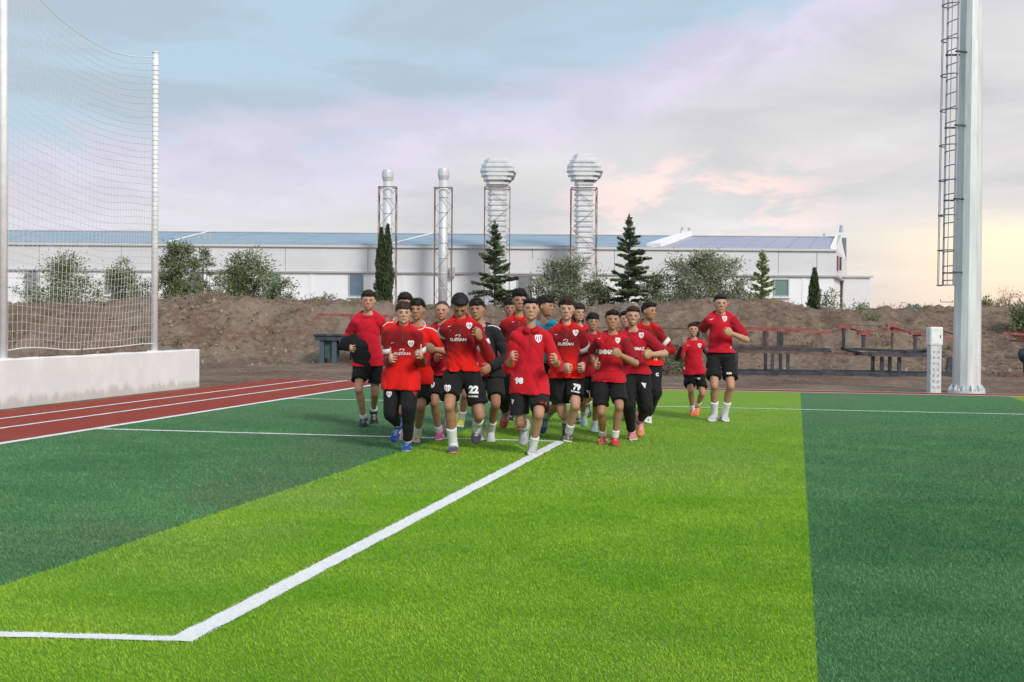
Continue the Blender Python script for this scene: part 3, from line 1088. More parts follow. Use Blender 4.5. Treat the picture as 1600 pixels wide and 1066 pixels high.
def hall():
    r = empty('factory_hall', (0, BD, 0))
    z_e = B(650, 384).z           # eave
    z_m = B(650, 425).z           # joint between cladding and wall
    xl, xr = B(-330, 400).x, B(1306, 400).x
    YD = 16.0

    def box(nm, x0, x1, y0, y1, z0, z1, mt, par=r):
        return MB().box(((x0 + x1) / 2, (y0 + y1) / 2 , (z0 + z1) / 2), (x1 - x0, y1 - y0, z1 - z0)).build(nm, mt, par)
    # skewed plan: the gable end runs outwards behind the front
    xg = xr + 4.6
    MB().prism([(xl, 0, 0), (xr - .12, 0, 0), (xg - .12, YD, 0), (xl, YD, 0)], (0, 0, z_m)).build('wall', M_PLASTER, r)
    # upper cladding, in panels, 6 cm proud
    edges = [xl] + [B(px, 400).x for px in (-190, -60, 62, 190, 318, 446, 575, 704, 832, 960, 1088, 1216, 1276)] + [xr]
    for i in range(len(edges) - 1):
        a, b = edges[i], edges[i + 1]
        zz = z_e - .01 * (i % 3)
        last = i == len(edges) - 2
        if last:
            MB().prism([(a + .02, -.06, z_m), (b, -.06, z_m), (xg, YD, z_m), (a + .02, YD - .1, z_m)], (0, 0, zz - z_m)).build('cladding_panel', M_CLAD, r)
        else:
            box('cladding_panel', a + .012, b - .012, -.06 - .004 * (i % 2), .4, z_m, zz, M_CLAD)
    box('drip_trim', xl, xr, -.16, 0.0, z_m - .10, z_m - .003, M_TRIM)
    MB().bar((xr, -.1, z_m - .05), (xg + .1, YD, z_m - .05), .2, .1).build('drip_trim', M_TRIM, r)
    box('gutter', xl, xr + .05, -.20, -.062, z_e - .14, z_e, mat('gutter_grey', (.62, .63, .64), .5))
    # shallow wall piers
    for px in (-60, 62, 190, 318, 487, 630, 760, 890, 1020, 1150, 1256):
        x = B(px, 440).x
        box('pier', x - .10, x + .10, -.03, 0.0, 0, z_m - .10, M_PLASTER)
    # roofs: two slopes with a raised verge between, sheets with seams
    z_r = B(650, 367, BD + 8).z
    xv = B(1018, 385).x
    xr_v = B(1072, 370, BD + 8).x

    def slope(nm, x0, x1, xa, xb, mt, n):
        for i in range(n):
            t0, t1 = i / n, (i + 1) / n
            g = .012
            p = [(x0 + (x1 - x0) * t0 + g, -.1, z_e + .01), (x0 + (x1 - x0) * t1 - g, -.1, z_e + .01), (xa + (xb - xa) * t1 - g, 8, z_r), (xa + (xb - xa) * t0 + g, 8, z_r)]
            MB().prism(p, (0, 0, .05 + .006 * (i % 2))).build(nm, mt, r)
    slope('roof_sheet', xl, xv, xl - 2, xr_v - .4, M_ROOF, 24)
    slope('roof_sheet', xv + .3, xr - .3, xr_v + .2, B(1306, 374, BD + 8).x, M_ROOF2, 8)
    MB().prism([(xl, 8, z_r), (xg - 2, 8, z_r), (xg, YD, z_e), (xl, YD, z_e)], (0, 0, .05)).build('roof_back', M_ROOF, r)
    MB().bar((xl - 2, 8, z_r + .08), (B(1306, 374, BD + 8).x, 8, z_r + .08), .3, .06).build('ridge_cap', M_TRIM, r)
    MB().bar((xv + .1, -.1, z_e + .13), (xr_v, 8, z_r + .17), .85, .22).build('verge', M_PLASTER, r)
    MB().box((xr_v, 8, z_r + .22), (.7, .5, .34)).build('roof_vent', M_CLAD, r)
    for dx in (-.25, .2):
        MB().path([(xr_v + dx, 8, z_r + .3), (xr_v + dx, 8, z_r + .62)], .09, 8).build('vent_pipe', M_TRIM, r)
    MB().path([(B(1288, 374, BD + 8).x, 8, z_r), (B(1288, 374, BD + 8).x, 8, z_r + .3)], .07, 8).build('vent_pipe', M_TRIM, r)
    for pa, pb in ((262, 326), (610, 676)):
        a_, b_ = B(pa, 382), B(pb, 367, BD + 8)
        MB().bar((a_.x, -.1, z_e + .10), (b_.x, 8, z_r + .12), .10, .06).build('roof_rib', M_PLASTER, r)
    q = B(320, 376, BD + 2)
    for dx in (-.35, .0, .35):
        MB().bar((q.x + dx, 2, z_e + .1), (q.x + dx, 2, z_e + .75), .05).build('roof_rail', M_TRIM, r)
    MB().bar((q.x - .4, 2, z_e + .7), (q.x + .4, 2, z_e + .7), .04).build('roof_rail', M_TRIM, r)
    # gable: parapet rising to the ridge on the right end
    pk = B(1321, 367, BD + 8)
    gx = lambda y: xr + 4.6 * (y / YD)
    g0, g1, g2 = Vector((gx(0), -.06, z_e)), Vector((gx(8), 8, pk.z)), Vector((gx(16), YD, z_e))
    MB().prism([g0 + Vector((-.35, 0, -.02)), g0, g1, g2, g2 + Vector((-.35, 0, -.02)), g1 + Vector((-.35, 0, -.05))], (0, 0, .16)).build('gable_parapet', M_PLASTER, r)
    gw = [(gx(0) - .02, -.02, z_e - .02), (gx(16) - .02, YD, z_e - .02), (gx(8) - .02, 8, pk.z)]
    MB().prism(gw, (-.2, 0, 0)).build('gable_wall', mat('warm_lit_gable', rough=.7, fn=panel_fn((.70, .62, .56), (.78, .71, .66), 1)), r)  # warm low light on the gable end is put into its colour
    MB().path([(gx(7), 7, pk.z + .1), (gx(7), 7, pk.z + .55)], [.14, .10], 8).build('gable_vent', M_TRIM, r)
    MB().box((gx(3) + .15, 3, z_e - .75), (.1, .9, .8), -.28).build('fan_unit', M_BLACK_STEEL, r)
    MB().bar((gx(1) + .05, 1, z_e - .35), (gx(1) + .05, 1, z_m + .3), .12, .12).build('downpipe', mat('dark_red_pipe', (.16, .05, .05), .6), r)
    # annex behind the gable
    ax0, ax1 = B(1318, 440, BD + 9).x, B(1359, 440, BD + 9).x
    za = B(1340, 434, BD + 9).z
    an = MB().box(((ax0 + ax1) / 2, 12, za / 2), (ax1 - ax0, 6, za)).build('annex', M_CLAD, r)
    MB().box(((ax0 + ax1) / 2 + .03, 12, za + .06), (ax1 - ax0 + .3, 6.3, .11)).build('annex_roof', M_TRIM, an)
    # windows
    for px, py0, py1, gm in ((-190, 420, 458, M_GLASS_N), (-75, 420, 458, M_GLASS_N), (51, 421, 460, M_GLASS_N), (176, 424, 460, M_GLASS_N), (307, 426, 460, M_GLASS_N), (428, 427, 461, M_GLASS_G), (557, 428, 463, M_GLASS_B),
                             (820, 431, 465, M_GLASS_N), (1221, 437, 463, M_GLASS_G)):
        x0, x1 = B(px - 11, 440).x, B(px + 11, 440).x
        z0, z1 = B(px, py1).z, B(px, py0).z
        wn = MB()
        fr = .07
        wn.box(((x0 + x1) / 2, -.035, z1), (x1 - x0 + fr, .09, fr)).box(((x0 + x1) / 2, -.035, z0), (x1 - x0 + fr, .09, fr))
        wn.box((x0, -.036, (z0 + z1) / 2), (fr, .09, z1 - z0 - fr)).box((x1, -.036, (z0 + z1) / 2), (fr, .09, z1 - z0 - fr))
        f = wn.build('window', mat('window_frame_grey', (.42, .44, .45), .5), r)
        MB().box(((x0 + x1) / 2, -.012, (z0 + z1) / 2), (x1 - x0 - fr, .02, z1 - z0 - fr)).build('pane', gm, f)
        MB().box(((x0 + x1) / 2, -.09, z0 - .075), (x1 - x0 + .2, .18, .07)).build('sill', M_PLASTER, f)
    for px in (616, 707):
        q = B(px, 424)
        MB().box((q.x, -.25, q.z - .05), (.30, .3, .55)).build('junction_box', M_TRIM, r)
    tag(r, 'long white factory hall with grey upper cladding and a pale blue roof', 'building')


hall()


def stack_frame(r, wd, top, dpt):
    h = wd / 2
    k = 0
    for sx in (-1, 1):
        for sy in (-1, 1):
            MB().bar((sx * h, sy * dpt, 0), (sx * h, sy * dpt, top), .045).build('corner_post', mat('rust_primer_post', rough=.8, fn=worn((.26, .15, .125), (.40, .30, .26), 1.2, bs=.1)) if sx * sy > 0 else mat('grey_rust_post', rough=.8, fn=worn((.13, .11, .11), (.26, .21, .20), 1.2, bs=.1)), r)
    z = 1.4
    fl = 1
    while z < top - .1:
        z2 = min(z + 1.25, top)
        for sx in (-1, 1):
            MB().bar((sx * h, -dpt * fl, z), (sx * h, dpt * fl, z2), .03).build('brace', M_BROWN_STEEL, r)
        MB().bar((-h * fl, -dpt, z), (h * fl, -dpt, z2), .022).build('brace', M_BROWN_STEEL, r)
        MB().bar((-h * fl, dpt, z2), (h * fl, dpt, z), .022).build('brace', M_BROWN_STEEL, r)
        fl = -fl
        z = z2
    for sy in (-1, 1):
        MB().bar((-h, sy * dpt, top), (h, sy * dpt, top), .05).build('top_bar', M_BROWN_STEEL, r)
    for sx in (-1, 1):
        MB().bar((sx * h, -dpt, top), (sx * h, dpt, top), .05).build('top_bar', M_BROWN_STEEL, r)


M_DUCT = mat('bright_duct_steel', rough=.35, metal=.45, fn=worn((.76, .77, .78), (.86, .87, .87), 2, bs=.05))
SD = 77.6


def round_stack(px, ytop, yfr, wfr, label):
    c = D(px, 440, SD)
    r = empty('flue_stack', (c.x, SD, 0))
    zt, zf = D(px, ytop, SD).z, D(px, yfr, SD).z
    pts = [(0, 0, 0), (0, 0, zt - .6)]
    MB().path(pts, .265, 18).build('flue', M_GALV, r, True)
    for k in range(9):
        z = 1.2 + k * (zt - 2) / 9
        MB().path([(0, 0, z), (0, 0, z + .06)], .282, 18).build('flue_band', M_GALV, r, True)
    MB().path([(0, 0, zt - .62), (0, 0, zt - .44), (0, 0, zt - .40), (0, 0, zt - .14), (0, 0, zt - .12), (0, 0, zt)], [.28, .33, .34, .34, .30, .29], 18).build('cowl', M_GALV, r)
    stack_frame(r, wfr, zf, .42)
    tag(r, label, 'chimney', 'flue stacks beside the hall')


round_stack(605, 266, 293, 1.0, 'slim round metal flue in a red lattice frame behind the cypress')
round_stack(692, 264, 294, 1.0, 'slim round metal flue in a lattice frame standing free between cypress and fir')


def duct_stack(px, ytop, ymid, yneck, yfr, label):
    c = D(px, 440, SD)
    r = empty('exhaust_duct', (c.x, SD, 0))
    zt, zm, zn, zf = (D(px, y, SD).z for y in (ytop, ymid, yneck, yfr))
    bw = .54

    def ring(hx, hy, z, dx=0):
        c8 = .32
        return [(dx + hx * a, hy * b, z) for a, b in ((-1, -1 + c8), (-1 + c8, -1), (1 - c8, -1), (1, -1 + c8), (1, 1 - c8), (1 - c8, 1), (-1 + c8, 1), (-1, 1 - c8))]
    # ribbed body: alternate proud and recessed courses
    rings = []
    z = 0.0
    step = .30
    while z < zn - .3:
        rings += [ring(bw, bw, z), ring(bw, bw, z + .13), ring(bw - .11, bw - .11, z + .16), ring(bw - .11, bw - .11, z + .26)]
        z += step
    rings.append(ring(bw, bw, z))
    MB().rings(rings).build('duct', M_DUCT, r)
    prof = [(z, bw), (zn, .62), (zm - .30, .90), (zm - .05, .99), (zm + .16, .99), (zm + .42, .84), (zt - .03, .62)]
    zs = np.arange(z, zt, .25)
    rings = []
    for i, q in enumerate(zs):
        wv = np.interp(q, [p[0] for p in prof], [p[1] for p in prof])
        rings += [ring(wv, min(wv, .8), q + .001, .0), ring(wv, min(wv, .8), q + .13, .0), ring(wv - .11, min(wv, .8) - .11, q + .16, .0), ring(wv - .11, min(wv, .8) - .11, q + .23, .0)]
    MB().rings(rings).build('hood', M_DUCT, r)
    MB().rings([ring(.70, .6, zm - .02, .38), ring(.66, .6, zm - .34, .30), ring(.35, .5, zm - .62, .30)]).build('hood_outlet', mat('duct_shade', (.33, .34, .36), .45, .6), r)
    stack_frame(r, 1.46, zf, .66)
    tag(r, label, 'chimney', 'flue stacks beside the hall')


duct_stack(776, 250, 270, 291, 294, 'wide ribbed silver exhaust duct with bulging hood behind the shorter fir')
duct_stack(911, 247, 268, 289, 295, 'wide ribbed silver exhaust duct with bulging hood standing clear of the firs')


# ------------------------------------------------------------------ trees and shrubs
def leaf_mat(name, c1, c2):
    def fn(nt, b, co):
        at = nt.node('ShaderNodeAttribute', attribute_name='Col')
        sep = nt.node('ShaderNodeSeparateColor')
        nt.put(sep.inputs[0], at.outputs['Color'])
        c = nt.mix(sep.outputs[0], c1, c2)
        nt.put(b.inputs['Base Color'], c)
    return mat(name, rough=.65, spec=.25, fn=fn)


L_FIR = leaf_mat('fir_needles', (.082, .115, .064), (.225, .275, .15))
L_CYP = leaf_mat('cypress_foliage', (.036, .052, .022), (.10, .13, .055))
L_OLIVE = leaf_mat('olive_foliage', (.145, .172, .10), (.33, .36, .23))
L_BUSH = leaf_mat('bush_foliage', (.095, .125, .062), (.26, .305, .155))
L_LIGHT = leaf_mat('light_conifer_needles', (.20, .255, .11), (.46, .53, .26))
L_DRY = leaf_mat('dry_weed', (.12, .10, .06), (.30, .25, .17))
M_BARK = mat('bark', rough=.9, fn=worn((.07, .055, .045), (.16, .13, .105), 14, bs=.5, bd=.02, bscale=40))


def leaves(name, cen, axis, length, width, mt, parent, rr):
    """one quad per leaf, pointing along axis"""
    n = len(cen)
    axis = axis / np.maximum(np.linalg.norm(axis, axis=1, keepdims=True), 1e-6)
    rnd = rr.normal(0, 1, (n, 3))
    side = np.cross(axis, rnd)
    side /= np.maximum(np.linalg.norm(side, axis=1, keepdims=True), 1e-6)
    l = (length * rr.uniform(.6, 1.35, n))[:, None]
    w_ = (width * rr.uniform(.6, 1.35, n))[:, None]
    a = cen - axis * l * .5
    b = cen + axis * l * .5
    p = np.stack([a, cen + side * w_ * .5 - axis * l * .05, b, cen - side * w_ * .5 - axis * l * .05], 1).reshape(-1, 3)
    t = rr.uniform(0, 1, n)
    col = np.repeat(np.stack([t, t, t], 1), 4, axis=0)
    o = np_mesh(name, p, [np.arange(4 * n).reshape(n, 4)], mt, parent, colors=col)
    return o


def fir(px, ytop, d, base_w, label, seed, mt=L_FIR, density=1.0, zb=0.0, droop=.25, group='firs between the bank and the hall', whorls=None):
    rr = np.random.default_rng(seed)
    c = D(px, 480, d)
    r = empty('fir_tree', (c.x, d, zb))
    H = D(px, ytop, d).z - zb
    trunk = MB()
    bend = [(0.05 * math.sin(k * .9 + seed) * (1 - k / 8), .04 * math.cos(k * 1.3), H * k / 8) for k in range(9)]
    trunk.path(bend, [.085 * (1 - k / 8.4) * H / 5 for k in range(9)], 7).build('trunk', M_BARK, r, True)
    limbs = MB()
    C, A = [], []
    nb = whorls or int(H * 22)
    for i in range(nb):
        t = (i + rr.uniform(0, 1)) / nb
        z = H * (.05 + .94 * t)
        Lb = base_w * (1 - t) ** .8 * rr.uniform(.68, 1.12) + .06
        if rr.uniform() < .07:
            Lb *= 1.25
        az = rr.uniform(0, 2 * np.pi)
        tilt = .12 + .75 * t * t + rr.normal(0, .17)
        dirv = np.array([math.cos(az), math.sin(az), math.tan(tilt) if tilt < 1.2 else 2.5])
        dirv /= np.linalg.norm(dirv)
        p0 = np.array([0, 0, z])
        m_ = max(3, int(Lb / .05))
        s = np.linspace(.08, 1, m_)
        line_ = p0 + dirv * Lb * s[:, None] + np.array([0, 0, -1]) * (droop * Lb * s * s)[:, None] + np.array([0, 0, .14]) * (Lb * np.clip(s - .75, 0, 1) * 1.5)[:, None]
        limbs.path([tuple(q) for q in line_[::max(1, m_ // 3)]], [.012 * H / 5 * (1 - .25 * k) if k < 4 else .003 for k in range(len(line_[::max(1, m_ // 3)]))], 4, False)
        side = np.cross(dirv, [0, 0, 1])
        side /= np.linalg.norm(side)
        for q, ss in zip(line_, s):
            reach = .20 * Lb * (1.05 - ss) + .05
            for _ in range(max(1, int(rr.poisson(11.0 * density)))):
                sg = rr.choice([-1, 1])
                off = rr.uniform(0, 1) * reach
                C.append(q + side * sg * off + dirv * off * .5 + np.array([0, 0, rr.normal(-.02, .025)]))
                A.append(side * sg * .8 + dirv * rr.uniform(.4, 1.0) + np.array([0, 0, rr.normal(0, .25)]))
    for _ in range(int(60 * density)):
        C.append(np.array([rr.normal(0, .012), rr.normal(0, .012), H * rr.uniform(.93, 1.02)]))
        A.append(np.array([rr.normal(0, .3), rr.normal(0, .3), 1]))
    limbs.build('limbs', M_BARK, r)
    leaves('crown', np.array(C), np.array(A), .16, .055, mt, r, rr)
    return tag(r, label, 'tree', group)


def cypress(px, ytop, d, wd, label, seed, zb=0.0, tops=((0, 1.0),), mt=L_CYP, n=8500):
    rr = np.random.default_rng(seed)
    c = D(px, 480, d)
    r = empty('cypress_tree', (c.x, d, zb))
    H = D(px, ytop, d).z - zb
    C, A = [], []
    tr = MB()
    for k, (dx, hh) in enumerate(tops):
        tr.path([(dx * .3, 0, 0), (dx * .7, .02, H * hh * .5), (dx, 0, H * hh * .97)], [.09, .05, .01], 7)
        m_ = int(n / len(tops))
        t = rr.uniform(0, 1, m_) ** .92
        prof = wd * np.minimum(1, .5 + 2.2 * t) * np.clip((1 - t) * 2.4, .05, 1) ** .6 / (1.0 if len(tops) == 1 else 1.45)
        az = rr.uniform(0, 2 * np.pi, m_)
        lump = 1 + .22 * np.sin(az * 3 + t * 23 + k) + .15 * np.sin(az * 5 - t * 41)
        rad = prof * lump * np.sqrt(rr.uniform(.25, 1, m_))
        x = dx * (.3 + .7 * t) + rad * np.cos(az)
        y = rad * np.sin(az)
        z = .1 + (H * hh - .1) * t + rr.normal(0, .03, m_)
        C.append(np.stack([x, y, z], 1))
        A.append(np.stack([np.cos(az) * .35, np.sin(az) * .35, np.ones(m_)], 1) + rr.normal(0, .22, (m_, 3)))
    tr.build('trunk', M_BARK, r, True)
    leaves('crown', np.concatenate(C), np.concatenate(A), .15, .045, mt, r, rr)
    return tag(r, label, 'tree')


def shrub(px, ytop, d, wd, label, seed, mt=L_BUSH, n=5200, zb=0.0, stems=7, name='shrub', group='shrubs along the bank', lsize=.125, low=.25, cat='shrub', sparse=1.0, lean=0.0):
    """multi-stemmed bush: stems end in clumps of small leaves"""
    rr = np.random.default_rng(seed)
    c = D(px, 480, d)
    r = empty(name, (c.x, d, zb))
    H = D(px, ytop, d).z - zb
    st = MB()
    C, A = [], []
    ends = []
    for k in range(stems):
        az = 2 * np.pi * k / stems + rr.normal(0, .4)
        hh = H * rr.uniform(.72, 1.0) if k else H * .97
        out = wd * rr.uniform(.25, .85) * (1.0 if k else .2)
        tip = np.array([math.cos(az) * out + lean * hh, math.sin(az) * out * .8, hh])
        mid = tip * np.array([.35, .35, .45]) + rr.normal(0, .05, 3)
        st.path([(rr.normal(0, .06), rr.normal(0, .06), 0), tuple(mid), tuple(tip * .96)], [.035 * H / 3, .022 * H / 3, .006], 5)
        for j in range(6):
            t = rr.uniform(low + .1, 1.0)
            b0 = mid * (1 - (t - .45) / .55) + tip * ((t - .45) / .55) if t > .45 else mid * t / .45
            e = b0 + np.array([rr.normal(0, wd * .34), rr.normal(0, wd * .30), rr.normal(0, H * .07)])
            e[2] = min(max(e[2], H * low * .6), H * 1.01)
            st.path([tuple(b0), tuple(e)], [.010 * H / 3, .004], 4, False)
            ends.append((e, t))
        ends.append((tip, 1.0))
    per = int(n * 1.5 * sparse / len(ends))
    for e, t in ends:
        sg = wd * rr.uniform(.13, .26)
        p = e + rr.normal(0, 1, (per, 3)) * np.array([sg, sg, sg * .8])
        p[:, 2] = np.clip(p[:, 2], .03, None)
        C.append(p)
        A.append((p - e) * 2 + rr.normal(0, .12, (per, 3)) + np.array([0, 0, .10]))
    st.build('trunk', M_BARK, r)
    leaves('crown', np.concatenate(C), np.concatenate(A), lsize, lsize * .34, mt, r, rr)
    return tag(r, label, cat, group)


def plants():
    # firs and cypresses
    fir(772, 350, 53, 1.45, 'dense dark fir in front of the ribbed duct, shorter of the two', 5, zb=.4)
    fir(982, 340, 53, 1.55, 'tall dark fir with a bare pointed tip, tallest tree by the hall', 8, zb=.4)
    fir(1190, 394, 56, 1.0, 'pale yellow-green young conifer beside the green hall window', 11, L_LIGHT, .75, .3, .1, None)
    cypress(599, 352, 52, .36, 'narrow dark columnar cypress in front of the slim flue', 3, .3, ((-.10, .97), (.16, 1.0)), n=15000)
    cypress(1272, 420, 56, .26, 'small narrow cypress against the white hall wall near its corner', 9, .5, ((0, 1.0),), n=3600)
    # bushes, from the net to the mast
    shrub(60, 452, 50, .7, 'low loose bush behind the net near the taller pole', 21, n=1800, zb=.6)
    shrub(103, 405, 54, 1.15, 'broad grey-green bush behind the net', 22, L_BUSH, 5200, .3)
    shrub(192, 407, 55, .75, 'upright bush with a pointed top behind the net, beside its pole', 23, L_BUSH, 4300, .3, 6)
    shrub(222, 442, 53, .6, 'small bush behind the net pole at the wall end', 24, L_OLIVE, 1600, .5)
    shrub(273, 383, 50, .78, 'tall full green bush just past the net pole', 25, L_BUSH, 7400, .3, 8, low=.12)
    shrub(321, 390, 52, .50, 'thin wispy grey bush between two fuller green bushes', 26, L_OLIVE, 2100, .3, 5, low=.3)
    shrub(378, 398, 50, .98, 'broad bush with drooping leafy branches on the bank crest', 27, L_BUSH, 6600, .4, 9, lean=.05)
    shrub(440, 440, 49, .62, 'low bush under the green-tinted hall window', 28, L_OLIVE, 2000, .6)
    shrub(505, 463, 48, .5, 'tiny weed clump on the bank between the two hall windows', 29, L_OLIVE, 500, 1.1)
    shrub(838, 436, 52, .55, 'thin pale sapling beside the shorter fir', 30, L_OLIVE, 900, .4, 5, name='sapling', sparse=.8)
    shrub(880, 414, 52, .95, 'soft olive-green bush at the foot of the clear-standing duct', 31, L_OLIVE, 6200, .3, 8)
    shrub(932, 428, 54, .85, 'olive bush between the ribbed duct and the tall fir', 32, L_OLIVE, 4800, .3, 8)
    shrub(1030, 424, 54, .70, 'feathery olive sapling right beside the tall fir', 33, L_OLIVE, 3000, .3, 6)
    shrub(1085, 400, 53, 1.05, 'large airy olive tree with bare lower stems', 34, L_OLIVE, 6500, .2, 9, low=.38, name='olive_tree', cat='tree')
    shrub(1122, 404, 54, 1.0, 'full rounded olive tree behind the tall runner', 35, L_OLIVE, 7800, .2, 9, low=.25, name='olive_tree', cat='tree')
    shrub(1160, 436, 54, .55, 'small open bush between the olive tree and the pale conifer', 36, L_OLIVE, 1700, .4, 6)
    shrub(1298, 452, 55, .50, 'thin wispy bush at the corner of the hall', 37, L_OLIVE, 800, .5, 6, sparse=.8)
    shrub(1352, 474, 50, .35, 'little green weed on the crest below the annex', 38, L_BUSH, 420, 1.2)
    shrub(1540, 468, 47, .60, 'green bush on the crest just beyond the mast', 39, L_BUSH, 1600, 1.3, low=.1)
    shrub(1576, 452, 46, .55, 'tall dry reddish weed on the crest beyond the mast', 40, L_DRY, 900, 1.3, 8, name='dry_weed', cat='weed', lsize=.05)
    shrub(1597, 474, 40, .40, 'dark green tuft on the bank face by the border frame', 41, L_BUSH, 700, 1.0, low=.1)
    shrub(1367, 487, 41.2, .36, 'small round green weed on the face of the bank', 42, L_BUSH, 600, 1.05, low=.1, lsize=.05)
    shrub(1052, 548, 33.6, .62, 'leafy green bush on the dirt behind the boy looking aside', 43, L_BUSH, 3600, -.02, 8, low=.1, lsize=.06)
    shrub(1034, 565, 32.6, .50, 'dry brown brush at the pitch edge', 44, L_DRY, 1500, -.02, 9, low=.1, lsize=.06, name='dry_weed', cat='weed')
    shrub(1432, 478, 47, .34, 'dry weed stalks on the crest between hall and mast', 45, L_DRY, 300, 1.2, 6, low=.2, name='dry_weed', cat='weed', lsize=.05)
    # wooded rise far off beyond the open corner, haze mixed into its leaf colour
    rr = np.random.default_rng(77)
    n = 9000
    x = rr.uniform(165, 420, n)
    top = 5.5 + 3.2 * fbm(x * .05, x * 0, 4, 3) + 2.0 * fbm(x * .3, x * 0 + 5, 2, 8)
    z = top * np.sqrt(rr.uniform(0, 1, n))
    p = np.stack([x, 560 + rr.normal(0, 5, n), z], 1)
    r = leaves('distant_trees', p, rr.normal(0, 1, (n, 3)), 2.2, 1.3, leaf_mat('hazed_foliage', (.16, .20, .20), (.28, .32, .30)), None, rr)
    tag(r, 'far pale line of trees beyond the hall corner', 'trees', kind='stuff')
    # low scrub rooted in the face of the bank
    P2, A2 = [], []
    for _ in range(46):
        bx = rr.uniform(-17, 19)
        by = rr.uniform(38.2, 43.6)
        sz = rr.uniform(.08, .26)
        k = int(60 + 420 * sz)
        q = rr.normal(0, 1, (k, 3)) * np.array([sz, sz * .7, sz * .45])
        gz = np.array([ground_z(bx + a, by + b) for a, b in q[:, :2]])
        P2.append(np.stack([bx + q[:, 0], by + q[:, 1], gz + np.abs(q[:, 2]) * .8], 1))
        A2.append(rr.normal(0, .5, (k, 3)) + np.array([0, 0, .8]))
    o = leaves('bank_scrub', np.concatenate(P2), np.concatenate(A2), .085, .022, leaf_mat('scrub', (.10, .105, .055), (.28, .25, .15)), None, rr)
    tag(o, 'sparse low scrub rooted across the face of the earth bank', 'scrub', kind='stuff')
    # weeds along the crest: nobody could count them
    n = 9000
    xs = rr.uniform(-22, 26, n)
    cl = fbm(xs * 1.2, xs * 0 + 1, 3, 6)
    keep = cl > rr.uniform(-.2, .55, n)
    xs = xs[keep]
    ys = rr.normal(44.4, .8, len(xs))
    zs = np.array([ground_z(a, b) for a, b in zip(xs, ys)])
    hgt = rr.uniform(.01, .16, len(xs)) * (1 + 1.2 * np.clip(cl[keep], 0, 1))
    p = np.stack([xs, ys, zs + hgt], 1)
    o = leaves('crest_weeds', p, rr.normal(0, .5, (len(xs), 3)) + np.array([0, 0, 1]), .14, .022, L_DRY, None, rr)
    tag(o, 'thin dry weeds growing along the crest of the earth bank', 'weeds', kind='stuff')


plants()


# ------------------------------------------------------------------ people: implicit bodies and clothes
def A3(v):
    return np.array([v[0], v[1], v[2]], dtype=np.float64)


def unit(v):
    return v / max(np.linalg.norm(v), 1e-9)


